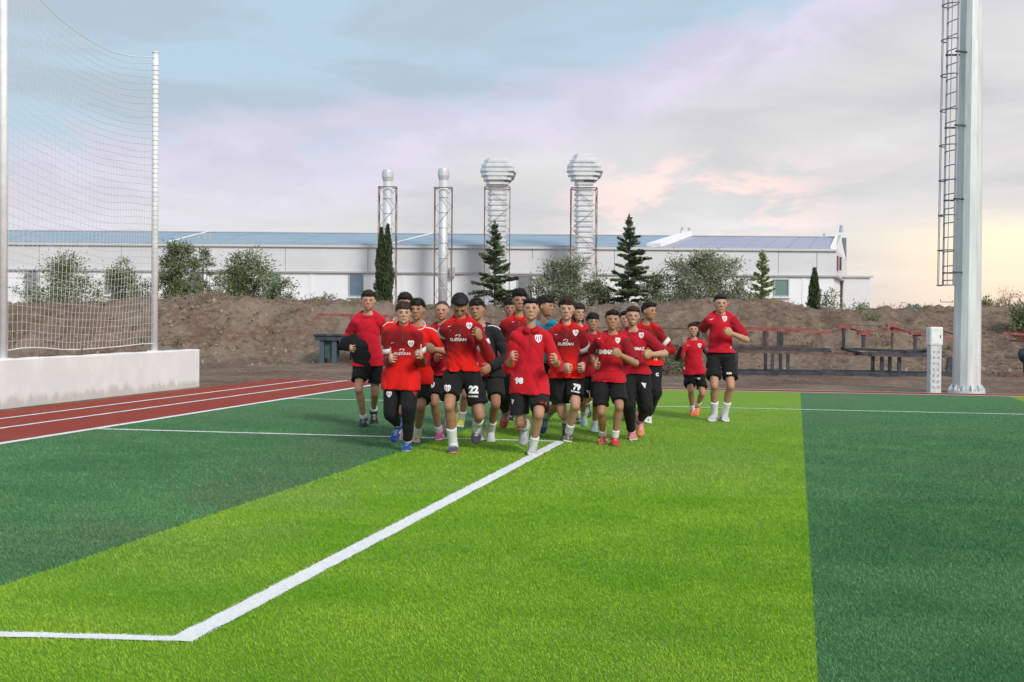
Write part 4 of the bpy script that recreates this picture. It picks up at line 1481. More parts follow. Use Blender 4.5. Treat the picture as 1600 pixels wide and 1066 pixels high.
class Field:
    """signed-distance field on a grid; smooth unions of limbs and ellipsoids, turned into one closed mesh"""
    BG = .06

    def __init__(self, lo, hi, vox):
        self.vox = vox
        self.lo = np.asarray(lo) - 4 * vox
        n = np.ceil((np.asarray(hi) + 4 * vox - self.lo) / vox).astype(int) + 1
        self.n = n
        self.ax = [(self.lo[i] + vox * np.arange(n[i])).astype(np.float32) for i in range(3)]
        self.d = np.full(n, self.BG, np.float32)

    def _box(self, lo, hi, pad):
        i0 = np.clip(np.floor((lo - pad - self.lo) / self.vox).astype(int), 0, self.n - 1)
        i1 = np.clip(np.ceil((hi + pad - self.lo) / self.vox).astype(int) + 1, 1, self.n)
        sl = tuple(slice(a, b) for a, b in zip(i0, i1))
        g = [self.ax[0][sl[0]][:, None, None], self.ax[1][sl[1]][None, :, None], self.ax[2][sl[2]][None, None, :]]
        return sl, g

    def _merge(self, sl, v, k, op):
        cur = self.d[sl]
        if op == 'sub':
            h = np.clip(.5 - .5 * (cur + v) / k, 0, 1)
            self.d[sl] = cur * (1 - h) + (-v) * h + k * h * (1 - h)
        else:
            h = np.clip(.5 + .5 * (cur - v) / k, 0, 1)
            self.d[sl] = cur * (1 - h) + v * h - k * h * (1 - h)

    def cone(self, a, b, ra, rb, k=.012, n=None, s=1.0, op='add'):
        """limb from a to b; n, s: flattened by s along n"""
        a, b = A3(a), A3(b)
        rm = max(ra, rb)
        sl, g = self._box(np.minimum(a, b), np.maximum(a, b), rm + k + .03)
        ab = b - a
        L2 = max(float(ab @ ab), 1e-10)
        w = [g[i] - a[i] for i in range(3)]
        t = np.clip((w[0] * ab[0] + w[1] * ab[1] + w[2] * ab[2]) / L2, 0, 1)
        w = [w[i] - t * ab[i] for i in range(3)]
        if n is not None:
            n = unit(A3(n))
            q = (w[0] * n[0] + w[1] * n[1] + w[2] * n[2]) * (1 / s - 1)
            w = [w[i] + q * n[i] for i in range(3)]
        v = np.sqrt(w[0] ** 2 + w[1] ** 2 + w[2] ** 2) - (ra + (rb - ra) * t)
        self._merge(sl, v, k, op)

    def ball(self, c, r, M=None, k=.01, op='add'):
        """ellipsoid: radii r along the rows of M"""
        c = A3(c)
        r = np.asarray(r, float) if hasattr(r, '__len__') else np.array([r, r, r], float)
        rm = r.max()
        sl, g = self._box(c, c, rm + k + .03)
        w = [g[i] - c[i] for i in range(3)]
        if M is None:
            q = [w[i] / r[i] for i in range(3)]
        else:
            q = [(w[0] * M[j][0] + w[1] * M[j][1] + w[2] * M[j][2]) / r[j] for j in range(3)]
        l = np.sqrt(q[0] ** 2 + q[1] ** 2 + q[2] ** 2)
        l2 = np.sqrt((q[0] / r[0]) ** 2 + (q[1] / r[1]) ** 2 + (q[2] / r[2]) ** 2)
        v = l * (l - 1) / np.maximum(l2, 1e-6)
        self._merge(sl, v.astype(np.float32), k, op)

    def cut(self, p, n):
        """keep what lies behind the plane through p with outward normal n"""
        n = unit(A3(n))
        v = (self.ax[0][:, None, None] - p[0]) * n[0] + (self.ax[1][None, :, None] - p[1]) * n[1] + (self.ax[2][None, None, :] - p[2]) * n[2]
        self.d = np.maximum(self.d, v.astype(np.float32))

    def add_noise(self, fn):
        i = np.nonzero(np.abs(self.d) < .045)
        self.d[i] += fn(self.ax[0][i[0]], self.ax[1][i[1]], self.ax[2][i[2]]).astype(np.float32)

    def mesh(self, adapt=.0):
        g = openvdb.FloatGrid(self.BG)
        g.copyFromArray(np.clip(self.d, -self.BG, self.BG))
        p, t, q = g.convertToPolygons(0.0, adapt)
        return np.asarray(p, np.float64) * self.vox + self.lo, [np.asarray(t, np.int64)[:, ::-1], np.asarray(q, np.int64)[:, ::-1]]


def folds(seed, amp, f=1.0):
    """cloth relief: isolated diagonal creases and soft drapes, strong in some places and absent in others"""
    rr = np.random.default_rng(seed)
    W = []
    for i in range(6):
        fr = f * rr.uniform(9, 25)
        az = rr.choice([-1, 1]) * rr.uniform(.25, 1.25)
        W.append((fr * math.cos(az), fr * rr.uniform(-.5, .5), fr * math.sin(az), rr.uniform(0, 6.28), rr.normal(0, 6, 3), rr.uniform(0, 6.28)))
    sw = [rr.uniform(3, 8, 3), rr.uniform(0, 6.28)]

    def fn(x, y, z):
        warp = np.sin(x * sw[0][0] + z * sw[0][1] + sw[1]) + np.sin(y * sw[0][2] + z * 5)
        v = 0
        for a, b, c, ph, m_, mp in W:
            s = np.sin(a * x + b * y + c * z + ph + 1.7 * warp)
            v = v + np.clip(np.sin(m_[0] * x + m_[1] * y + m_[2] * z + mp) + .1, 0, 1) * (1 - np.abs(s)) ** 2.5
        return amp * (v * .8 - .50)
    return fn


def lumps(seed, amp, f):
    rr = np.random.default_rng(seed)
    ks = rr.normal(0, f, (9, 3))
    ph = rr.uniform(0, 6.28, 9)

    def fn(x, y, z):
        v = 0
        for (a, b, c), p in zip(ks, ph):
            v = v + np.sin(a * x + b * y + c * z + p)
        return amp * v / 3.0
    return fn


def attr_mat(name, rough, spec, weave=0.0, wscale=300.0, var=.0, sss=0.0, sheen=0.0):
    def fn(nt, b, co):
        at = nt.node('ShaderNodeAttribute', attribute_name='Col')
        c = at.outputs['Color']
        if var:
            n = nt.noise(co, 9.0, 4, .6)
            c = nt.mix(nt.math('MULTIPLY', nt.smooth(n, .35, .7), var), c, nt.mix(1.0, c, (.72, .68, .68), 'MULTIPLY'))
        nt.put(b.inputs['Base Color'], c)
        if weave:
            bump(nt, b, nt.noise(co, wscale, 2, .5), weave, .004)
        if sss:
            b.inputs['Subsurface Weight'].default_value = sss
            b.inputs['Subsurface Radius'].default_value = (.02, .008, .004)
            b.inputs['Subsurface Scale'].default_value = .3
        if sheen:
            b.inputs['Sheen Weight'].default_value = sheen
    return mat(name, rough=rough, spec=spec, fn=fn)


P_SKIN = attr_mat('skin', .52, .35, .12, 120, .18)
P_CLOTH = attr_mat('knit_cloth', .82, .2, .25, 260, .14, sheen=.08)
P_DARK = attr_mat('dark_cloth', .80, .2, .25, 240, .0, sheen=.05)
P_SHOE = attr_mat('shoe_upper', .5, .45, .15, 200)
P_SOCK = attr_mat('sock_knit', .9, .15, .4, 280)
P_HAIR = attr_mat('hair', .55, .35, .9, 95)
P_EYE = mat('shaded_eye_white', (.24, .20, .18), .3)  # lash and lid shading is darkened into the sclera colour
P_IRIS = mat('eye_iris', (.018, .011, .008), .25)
P_PRINT_W = mat('white_print', (.80, .80, .80), .6)
P_PRINT_R = mat('red_print', (.34, .014, .02), .6)
P_PRINT_D = mat('dark_print', (.03, .03, .04), .6)
P_PIPING = mat('white_piping', (.72, .72, .73), .7)

RED_B, RED_T, RED_P, MAROON = (.70, .010, .006), (.56, .009, .026), (.54, .010, .022), (.150, .006, .010)
BLACK, BLACK2 = (.011, .011, .012), (.016, .016, .018)
SKIN = {'fair': (.60, .355, .25), 'light': (.53, .295, .195), 'tan': (.445, .235, .145), 'olive': (.39, .20, .125)}


def text_polys(body, size, bold=.0):
    cu = bpy.data.curves.new('t', 'FONT')
    cu.body = body
    cu.size = size
    cu.align_x = 'CENTER'
    cu.offset = bold
    cu.resolution_u = 3
    o = bpy.data.objects.new('t', cu)
    COL.objects.link(o)
    dg = bpy.context.evaluated_depsgraph_get()
    me = o.evaluated_get(dg).to_mesh()
    bm = bmesh.new()
    bm.from_mesh(me)
    bmesh.ops.triangulate(bm, faces=bm.faces)
    bmesh.ops.subdivide_edges(bm, edges=[e for e in bm.edges if e.calc_length() > size * .12], cuts=1)
    bmesh.ops.triangulate(bm, faces=bm.faces)
    bmesh.ops.subdivide_edges(bm, edges=[e for e in bm.edges if e.calc_length() > size * .12], cuts=1)
    bmesh.ops.triangulate(bm, faces=bm.faces)
    v = np.array([(q.co.x, q.co.y) for q in bm.verts]).reshape(-1, 2)
    f = [tuple(q.index for q in fc.verts) for fc in bm.faces]
    bm.free()
    o.evaluated_get(dg).to_mesh_clear()
    bpy.data.objects.remove(o)
    bpy.data.curves.remove(cu)
    return v, f


def fan(pts):
    """outline -> finely split polygon"""
    bm = bmesh.new()
    bm.faces.new([bm.verts.new((p[0], p[1], 0)) for p in pts])
    bmesh.ops.triangulate(bm, faces=bm.faces)
    bmesh.ops.subdivide_edges(bm, edges=bm.edges, cuts=2, use_grid_fill=True)
    bm.verts.index_update()
    v = np.array([(q.co.x, q.co.y) for q in bm.verts])
    f = [tuple(q.index for q in fc.verts) for fc in bm.faces]
    bm.free()
    return v, f


SHIELD = [(-.5, .42), (-.25, .55), (0, .46), (.25, .55), (.5, .42), (.5, .05), (.36, -.3), (0, -.62), (-.36, -.3), (-.5, .05)]


def arc(cx, cy, r, a0, a1, t, n=12, sy=1.0):
    o = [(cx + r * math.cos(a0 + (a1 - a0) * i / n), cy + sy * r * math.sin(a0 + (a1 - a0) * i / n)) for i in range(n + 1)]
    i_ = [(cx + (r - t) * math.cos(a0 + (a1 - a0) * i / n), cy + sy * (r - t) * math.sin(a0 + (a1 - a0) * i / n)) for i in range(n + 1)]
    return o + i_[::-1]


def decal(name, v, f, cx, cz, mt, bvh, parent, lift=.0055, tilt=0.0, sx=1.0):
    """lay a flat print on the front of a garment"""
    co, si = math.cos(tilt), math.sin(tilt)
    P, ok = [], []
    for x, z in v:
        x *= sx
        X_, Z_ = cx + x * co - z * si, cz + x * si + z * co
        h = bvh.ray_cast(Vector((X_, -2.0, Z_)), Vector((0, 1, 0)))
        if h[0] is None:
            P.append((X_, 0, Z_))
            ok.append(False)
        else:
            P.append((X_, h[0].y - lift, Z_))
            ok.append(True)
    ff = [q for q in f if all(ok[i] for i in q) and max(P[i][1] for i in q) - min(P[i][1] for i in q) < .05]
    if not ff:
        return None
    me = bpy.data.meshes.new(name)
    me.from_pydata(P, [], ff)
    return link_mesh(name, me, mt, parent)


def crest(cx, cz, w, bvh, parent, lift=.0055):
    v, f = fan([(x * w, z * w) for x, z in SHIELD])
    c = decal('crest', v, f, cx, cz, P_PRINT_W, bvh, parent, lift)
    for x in (-.27, 0, .27):
        v, f = fan([((x - .05) * w, .30 * w), ((x + .05) * w, .30 * w), ((x + .05) * w, (-.18 - .2 * (x == 0)) * w), ((x - .05) * w, (-.18 - .2 * (x == 0)) * w)])
        decal('crest_stripe', v, f, cx, cz, P_PRINT_R, bvh, parent, lift + .0025)
    return c


def sponsor(cx, cz, w, bvh, parent, word):
    for q in (arc(0, .0, .20 * w, .35, math.pi * 1.02, .06 * w, sy=.55), arc(.02 * w, -.10 * w, .20 * w, -.45, -math.pi * .95, .06 * w, sy=.5), arc(.0, -.02 * w, .12 * w, math.pi * .1, -math.pi * .55, .045 * w, sy=.5)):
        v, f = fan(q)
        decal('logo', v, f, cx, cz + .16 * w, P_PRINT_W, bvh, parent)
    v, f = text_polys(word, w * .27, .0006)
    decal('lettering', v, f, cx, cz - .17 * w, P_PRINT_W, bvh, parent, sx=1.15)


def ik(a, target, l1, l2, pole):
    """two-bone chain: returns middle joint and end joint"""
    a, target = A3(a), A3(target)
    d = target - a
    L = np.linalg.norm(d)
    Lm = min(max(L, abs(l1 - l2) * 1.05 + 1e-4), (l1 + l2) * .997)
    u = d / L
    end = a + u * Lm
    x = (l1 * l1 - l2 * l2 + Lm * Lm) / (2 * Lm)
    h = math.sqrt(max(l1 * l1 - x * x, 0))
    pole = unit(A3(pole))
    w = pole - u * (pole @ u)
    return a + u * x + unit(w) * h, end


def rot_head(yaw, pitch, roll):
    """rows: head right(+x), back(+y), up"""
    M = Matrix.Rotation(R(yaw), 3, 'Z') @ Matrix.Rotation(R(pitch), 3, 'X') @ Matrix.Rotation(R(roll), 3, 'Y')
    return np.array([[M[i][j] for i in range(3)] for j in range(3)])


def person(label, H, d, collar, pelvis_x, head, yaw_h=0, pitch_h=0, roll_h=0, wr=None, wl=None, ar=None, al=None,
           toe_r=(0, -1, 0), toe_l=(0, -1, 0), hand_r='fist', hand_l='fist', top='tee', sleeve=.86, top_col=None, bottom='shorts', bot_col=BLACK,
           shoe=(.6, .6, .6), sole=(.7, .7, .7), shoe2=None, sock=(.78, .78, .78), sock_h=.34, skin='light', hair='short', hair_col=(.013, .010, .009),
           lean=4.0, pole_r=None, pole_l=None, seed=1, knee_r=None, knee_l=None, band=False, hem=.03, prints=(), smile=False, build=1.0, under=None, bot_len=.86, torso_yaw=0.0,
           undersleeve=None, cap=False, collar_style='crew'):
    """one runner; joints are measured sight lines with a depth offset from distance d"""
    hz = 494.5 + .008 * (pelvis_x - 800)
    pxm = F_PX / d
    root_p = D(pelvis_x, 560, d)
    root = empty('person', (root_p.x, d, 0))
    O = np.array([root_p.x, d, 0.0])

    def at(px, py, dy=0.0):
        return A3(D(px, py, d + dy)) - O
    N = at(collar[0], collar[1], -.03 - math.sin(R(lean)) * .05)           # base of the neck
    N[2] -= .026 * H
    torso = .293 * H
    Px = 0.0
    dz = math.sqrt(max(torso ** 2 - (N[0] - Px) ** 2, .01)) * math.cos(R(lean))
    P = np.array([Px, N[1] + torso * math.sin(R(lean)), N[2] - dz])         # pelvis centre
    up = unit(N - P)
    ty = R(torso_yaw)
    side = unit(np.cross(np.array([math.sin(ty), -math.cos(ty), 0]), up))   # towards the person's left: +x
    if side[0] < 0:
        side = -side
    front = unit(np.cross(up, side))
    if front[1] > 0:
        front = -front
    b = build
    sh = {s: N + side * s * .087 * H * (1 + (b - 1) * .6) - up * .044 * H for s in (-1, 1)}
    hip = {s: P + np.array([s * .052 * H, 0, -.012 * H]) for s in (-1, 1)}
    UA, FA, TH, SH, AH = .172 * H, .150 * H, .245 * H, .242 * H, .047 * H
    wrists, elbows, knees, ankles = {}, {}, {}, {}
    for s, w_, pole in ((-1, wr, pole_r), (1, wl, pole_l)):
        tgt = at(*w_)
        pl_ = np.array([s * .22, .9, -.35]) if pole is None else A3(pole)
        elbows[s], wrists[s] = ik(sh[s], tgt, UA, FA, pl_)
    for s, a_, kn in ((-1, ar, knee_r), (1, al, knee_l)):
        if a_[1] == 'g':
            t_ = at(a_[0], 560, a_[2])
            t_[2] = AH + .004
        else:
            t_ = at(*a_)
        pl_ = np.array([s * .12, -1.0, .1]) if kn is None else A3(kn)
        knees[s], ankles[s] = ik(hip[s], t_, TH, SH, pl_)
        if a_[1] == 'g':
            ankles[s][2] = min(ankles[s][2], AH + .004) if ankles[s][2] < AH + .03 else ankles[s][2]
    toes = {-1: unit(A3(toe_r)), 1: unit(A3(toe_l))}
    hs = .130 * H + .006
    hc = at(head[0], head[1], -.05 - math.sin(R(lean)) * .08)
    HM = rot_head(yaw_h, pitch_h, roll_h)

    def hp(x, y, z):
        return hc + (HM[0] * x + HM[1] * y + HM[2] * z) * hs
    allp = np.array([N, P, hc, *sh.values(), *wrists.values(), *elbows.values(), *knees.values(), *ankles.values()])
    lo, hi = allp.min(0) - .22, allp.max(0) + .22
    sk = np.array(SKIN[skin])

    # ---------------- body: one continuous surface
    F = Field(lo, hi, .0072)
    F.cone(P + up * .02 * H, P + up * .13 * H, .070 * H * b, .066 * H * b, .03, front, .66)
    F.cone(P + up * .14 * H, N - up * .105 * H, .070 * H * b, .074 * H * b, .02, front, .62)
    for s in (-1, 1):
        F.cone(sh[s] * .8 + N * .2 - up * .012 * H, N - front * .012 * H + up * .02 * H, .022 * H, .024 * H, .02)
    F.cone(sh[-1] * .85 + N * .15 - up * .01 * H, sh[1] * .85 + N * .15 - up * .01 * H, .027 * H, .027 * H, .02)
    F.cone(N - up * .035 * H - front * .012 * H, hp(0, .12, -.26), .0285 * H * b, .0265 * H * b, .009)
    F.cone(P + side * -.03 * H, P + side * .03 * H, .056 * H * b, .056 * H * b, .02, front, .8)
    for s in (-1, 1):
        F.cone(sh[s], sh[s] * .55 + elbows[s] * .45, .030 * H * b, .0265 * H * b, .02)
        F.cone(sh[s] * .55 + elbows[s] * .45, elbows[s], .0265 * H * b, .0225 * H * b, .012)
        mid = elbows[s] * .72 + wrists[s] * .28
        F.cone(elbows[s], mid, .0225 * H * b, .0240 * H * b, .010)
        F.cone(mid, wrists[s], .0240 * H * b, .0155 * H, .010)
        F.cone(hip[s], knees[s] * .9 + hip[s] * .1, .043 * H * b, .0315 * H * b, .02)
        F.cone(knees[s] * .9 + hip[s] * .1, knees[s], .0315 * H * b, .0285 * H * b, .012)
        shin = unit(ankles[s] - knees[s])
        kf = unit(knees[s] - (hip[s] + ankles[s]) / 2 + np.array([0, -.02, 0]))
        calf = knees[s] * .70 + ankles[s] * .30
        back = -unit(kf - shin * (kf @ shin))
        F.ball(knees[s] - back * .007 * H, .0255 * H * b, k=.010)
        F.cone(knees[s], calf + back * .009 * H, .0265 * H * b, .0305 * H * b, .012)
        F.cone(calf + back * .009 * H, ankles[s] + (knees[s] - ankles[s]) * .14, .0305 * H * b, .0190 * H, .012)
        F.cone(ankles[s] + (knees[s] - ankles[s]) * .14, ankles[s], .0190 * H, .018 * H, .01)
        t = toes[s]
        F.cone(ankles[s] + unit(ankles[s] - knees[s]) * .018 * H, ankles[s] + t * .055 * H - unit(np.cross(t, np.cross(unit(ankles[s] - knees[s]) * -1, t)) * -1) * -.030 * H, .015 * H, .009 * H, .006)
        # hand
        fd = unit(wrists[s] - elbows[s])
        kind = hand_r if s < 0 else hand_l
        thumb = np.array([0, -.15, 1.0])
        if abs(fd[2]) > .75:
            thumb = np.array([0, -1.0, .2])
        th = unit(thumb - fd * (thumb @ fd))
        pn = np.cross(fd, th)
        if pn[0] * s > 0:
            pn = -pn
        hl = .060 * H
        pc = wrists[s] + fd * hl * .62
        M = np.array([fd, th, pn])
        F.ball(pc, (hl * .68, hl * .50, hl * .25), M, .008)
        for i in range(4):
            ln = (.92, 1.05, 1.0, .80)[i]
            bs = wrists[s] + fd * hl * (1.02 - .06 * abs(i - 1)) + th * hl * (.38 - .26 * i)
            if kind == 'open':
                c1, c2 = .35 + .06 * i, .55
                l1, l2 = .42, .46
            else:
                c1, c2 = 1.25 + .05 * i, 2.7
                l1, l2 = .44, .46
            p1 = bs + (fd * math.cos(c1) + pn * math.sin(c1)) * hl * l1 * ln
            p2 = p1 + (fd * math.cos(c2) + pn * math.sin(c2)) * hl * l2 * ln
            F.cone(bs, p1, .0085, .0078, .003)
            F.cone(p1, p2, .0078, .0068, .003)
        tb = wrists[s] + fd * hl * .38 + th * hl * .38
        if kind == 'thumb':
            tm = tb + (th * .8 + fd * .35) * hl * .42
            te = tm + (th * 1.0 + fd * .05) * hl * .42
        elif kind == 'open':
            tm = tb + (th * .7 + fd * .6) * hl * .38
            te = tm + (fd * .9 + th * .25 + pn * .2) * hl * .42
        else:
            tm = tb + (fd * .8 + th * .35 + pn * .25) * hl * .40
            te = tm + (fd * .4 + pn * .75 - th * .2) * hl * .42
        F.cone(tb, tm, .0115, .0095, .006)
        F.cone(tm, te, .0095, .0080, .003)
    # head
    hv = np.random.default_rng(seed + 500)
    wd_v, jw_v, ns_v, ch_v = hv.uniform(.95, 1.06), hv.uniform(.90, 1.10), hv.uniform(.85, 1.15), hv.uniform(-.02, .02)

    def hb(c, r, k=.012, op='add'):
        F.ball(hp(*c), np.array(r) * hs, HM, k, op)
    hb((0, .07, .13), (.355, .415, .365))
    hb((0, -.10, -.06), (.315 * wd_v, .30, .365), .02)
    hb((0, -.14, -.31 + ch_v), (.235 * jw_v, .205, .160), .02)
    hb((0, -.31, -.415 + ch_v), (.075 * jw_v, .055, .06), .014)
    for s in (-1, 1):
        hb((s * .17, -.255, -.075), (.09, .09, .09), .015)
        hb((s * .352, .04, -.03), (.035, .085, .125), .006)
        hb((s * .135, -.435, .015), (.075, .075, .058), .010, 'sub')
        hb((s * .128, -.335, .008), (.068, .050, .050), .005)
    F.cone(hp(-.17, -.345, .085), hp(.17, -.345, .085), .028 * hs, .028 * hs, .012)
    F.cone(hp(0, -.365, .05), hp(0, -.440, -.105), .028 * hs, .046 * hs * ns_v, .009)
    for s in (-1, 1):
        hb((s * .052, -.390, -.125), (.040, .05, .034), .006)
    F.cone(hp(-.075, -.365, -.255), hp(.075, -.365, -.255), .026 * hs, .026 * hs, .006)
    F.cone(hp(-.06, -.360, -.305), hp(.06, -.360, -.305), .030 * hs, .030 * hs, .006)
    v, f = F.mesh(.06)
    col = np.repeat(sk[None], len(v), 0)
    q = (v - hc) @ HM.T / hs                                           # head coordinates
    lips = np.exp(-((q[:, 0] / .11) ** 2 + ((q[:, 2] + .280) / .034) ** 2) ** 2) * (q[:, 1] < -.28)
    col = col * (1 - .9 * lips[:, None]) + np.array([.27, .075, .06]) * .9 * lips[:, None]
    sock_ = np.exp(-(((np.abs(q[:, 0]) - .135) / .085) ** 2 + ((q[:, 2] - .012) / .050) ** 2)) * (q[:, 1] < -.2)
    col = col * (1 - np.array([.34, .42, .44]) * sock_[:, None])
    cheek = np.exp(-(((np.abs(q[:, 0]) - .19) / .10) ** 2 + ((q[:, 2] + .12) / .10) ** 2)) * (q[:, 1] < -.1)
    col = col * (1 - np.array([.0, .16, .18]) * cheek[:, None])
    st_line = {'short': .31, 'curly': .27, 'fringe': .23, 'buzz': .34, 'long': .24, 'quiff': .32}[hair]
    pl_d = ((q[:, 2] - st_line) + .80 * (q[:, 1] + .30)) / 1.28
    scalp = np.clip((pl_d + .005) / .06, 0, 1) * (q[:, 2] > -.34) * (np.abs(q[:, 0]) < .42) * (np.linalg.norm(q, axis=1) < .75) * np.clip((np.abs(q[:, 0]) < .345) + (pl_d > .1), 0, 1)
    col = col * (1 - .85 * scalp[:, None]) + np.array(hair_col) * .85 * scalp[:, None]
    kn_m = np.zeros(len(v))
    for s in (-1, 1):
        kn_m = np.maximum(kn_m, np.exp(-(np.linalg.norm(v - knees[s] + np.array([0, .03, 0]), axis=1) / (.035 * H)) ** 2))
    col = col * (1 - np.array([.05, .16, .18]) * kn_m[:, None])
    if undersleeve is not None:
        for s in (-1, 1):
            e, w_ = elbows[s], wrists[s]
            ax_ = unit(w_ - e)
            t = (v - e) @ ax_
            rad = np.linalg.norm(v - e - t[:, None] * ax_, axis=1)
            m_ = (rad < .05 * H) & (t > -.14 * H) & (t < FA * .98) & (np.linalg.norm(v - hc, axis=1) > hs * .75)
            col[m_] = undersleeve
    leg_m = np.clip((P[2] - .02 * H - v[:, 2]) / (.05 * H), 0, 1)[:, None]
    col = col * (1 - leg_m * np.array([.08, .11, .12]))
    body = np_mesh('body', v, f, P_SKIN, root, True, col)
    # eyes, brows
    for s in (-1, 1):
        e = hp(s * .130, -.354, .006)
        r_ = hs * np.array([.050, .040, .017])
        ring = [[tuple(e + HM[0] * r_[0] * math.cos(a) * math.cos(t_) + HM[1] * r_[1] * math.sin(t_) * -1 + HM[2] * r_[2] * math.sin(a) * math.cos(t_)) for a in np.linspace(0, 2 * np.pi, 12, endpoint=False)] for t_ in (-.9, 0, .5, 1.0, 1.35)]
        eye = MB().rings(ring).build('eye', P_EYE, root, True)
        i_ = hp(s * .130, -.384, .008)
        ring = [[tuple(i_ + HM[0] * hs * .029 * k * math.cos(a) + HM[2] * hs * .019 * k * math.sin(a) - HM[1] * hs * o_) for a in np.linspace(0, 2 * np.pi, 10, endpoint=False)] for k, o_ in ((1, 0), (1, .008), (.5, .012))]
        MB().rings(ring).build('iris', P_IRIS, eye, True)
        pts = [tuple(hp(s * x, y, z)) for x, y, z in ((.075, -.376, .018), (.11, -.394, .031), (.15, -.390, .031), (.195, -.352, .016))]
        MB().path(pts, [hs * .005, hs * .009, hs * .009, hs * .005], 5).build('lash', P_IRIS, eye, True)
        pts = [tuple(hp(s * x, y, z)) for x, y, z in ((.055, -.392, .066), (.12, -.388, .082), (.19, -.347, .076), (.235, -.305, .052))]
        br = MB().path(pts, [hs * .014, hs * .018, hs * .015, hs * .008], 6).build('eyebrow', P_HAIR, root, True)
        at_ = br.data.color_attributes.new('Col', 'FLOAT_COLOR', 'POINT')
        at_.data.foreach_set('color', np.tile([*hair_col, 1], len(br.data.vertices)))
    mouth = [tuple(hp(x, y, z)) for x, y, z in ((-.098, -.338, -.276), (-.05, -.378, -.281), (0, -.392, -.283), (.05, -.378, -.281), (.098, -.338, -.276))]
    MB().path(mouth, [hs * .004, hs * .0085, hs * .009, hs * .0085, hs * .004], 5).build('mouth', mat('mouth_dark', (.13, .035, .03), .5), root, True)
    if smile:
        pts = [tuple(hp(x, y, z)) for x, y, z in ((-.085, -.375, -.262), (-.04, -.396, -.280), (.04, -.396, -.280), (.085, -.375, -.262))]
        MB().path(pts, [hs * .012, hs * .022, hs * .022, hs * .012], 6).build('teeth', mat('teeth', (.72, .70, .66), .3), root, True)

    # ---------------- hair
    Fh = Field(hc - hs * .95, hc + hs * .95, .0065)
    st = {'short': (.034, .040, .31, 40), 'curly': (.062, .14, .28, 60), 'fringe': (.048, .08, .24, 40), 'buzz': (.012, .02, .34, 90), 'long': (.08, .09, .24, 34), 'quiff': (.026, .11, .32, 44)}[hair]
    th_, vol, line_z, fr_ = st
    Fh.ball(hp(0, .07, .13), np.array((.355 + th_ * .55, .415 + th_, .365 + th_)) * hs, HM, .001)
    lowb = -.34 if hair != 'long' else -.75
    # hairline: falls from the forehead to behind the ears
    nh = unit(HM[2] * -1.0 + HM[1] * -.80)
    hl0 = hp(0, -.30, line_z)
    rag = lumps(seed + 8, .020 * hs, 26 / hs * .23 * 4)
    gx, gy, gz = Fh.ax[0][:, None, None], Fh.ax[1][None, :, None], Fh.ax[2][None, None, :]
    above = -((gx - hl0[0]) * nh[0] + (gy - hl0[1]) * nh[1] + (gz - hl0[2]) * nh[2]) + rag(gx, gy, gz) * 2.0
    ta = np.clip(above / (.20 * hs), 0, 1)
    Fh.d = np.maximum(Fh.d + (th_ * hs * .95) * (1 - ta) ** 2, -above).astype(np.float32)
    Fh.cut(hp(0, 0, lowb), -HM[2])
    if hair != 'buzz':
        Fh.ball(hp(0, -.05, .36), np.array((.305, .36, .10 + vol)) * hs, HM, .02)
        Fh.ball(hp(.03, -.225, .350 - .03 * (hair == 'fringe')), np.array((.24, .115, .075 + vol * .45)) * hs, HM, .02)
    if hair == 'fringe':
        Fh.cone(hp(-.20, -.31, .26), hp(.16, -.345, .23), .060 * hs, .050 * hs, .015)
    if hair == 'long':
        for s in (-1, 1):
            Fh.cone(hp(s * .27, .10, .1), hp(s * .29, .12, -.5), .14 * hs, .11 * hs, .02)
        Fh.cone(hp(0, .30, .1), hp(0, .26, -.55), .28 * hs, .2 * hs, .02)
    Fh.add_noise(lumps(seed + 3, {'curly': .0060, 'buzz': .001}.get(hair, .0024), fr_ * 2.3 / hs * .23))
    Fh.add_noise(lumps(seed + 4, {'curly': .0036, 'buzz': .0006}.get(hair, .0022), fr_ * 6.5 / hs * .23))
    v, f = Fh.mesh(.02)
    rr = np.random.default_rng(seed)
    if not cap and hair != 'buzz':
        # loose strands lifting off the surface
        n_ = 2600
        i_ = rr.integers(0, len(v), n_)
        nr = v[i_] - hp(0, .07, .08)
        nr /= np.linalg.norm(nr, axis=1, keepdims=True)
        comb = HM[1] * -.5 + HM[0] * .25 if hair in ('fringe', 'short') else HM[1] * -.2
        dr = nr * .55 + comb * .6 + rr.normal(0, .45 if hair == 'curly' else .25, (n_, 3))
        dr /= np.linalg.norm(dr, axis=1, keepdims=True)
        sd2 = np.cross(dr, rr.normal(0, 1, (n_, 3)))
        sd2 /= np.linalg.norm(sd2, axis=1, keepdims=True)
        L = rr.uniform(.010, .026 if hair != 'short' else .018, (n_, 1))
        b0 = v[i_] - nr * .004
        k0 = len(v)
        v = np.concatenate([v, np.stack([b0 - sd2 * .0016, b0 + sd2 * .0016, b0 + dr * L], 1).reshape(-1, 3)])
        f = [np.concatenate([f[0].reshape(-1, 3), (k0 + np.arange(3 * n_)).reshape(n_, 3)]), f[1]]
    tone = (.75 + .6 * rr.random(len(v)))[:, None]
    np_mesh('cap' if cap else 'hair', v, f, P_HAIR, root, True, np.array(hair_col)[None] * tone)

    # ---------------- upper garment
    T = Field(np.minimum(lo, P - .3), hi, .0078)
    hemp = P - np.array([0, 0, hem * H])
    T.cone(P + up * .03 * H, N - up * .085 * H, .085 * H * b, .084 * H * b, .02, front, .75)
    T.cone(P + up * .04 * H, hemp - np.array([0, 0, .03 * H]), .090 * H * b, .100 * H * b, .03, front, .86)
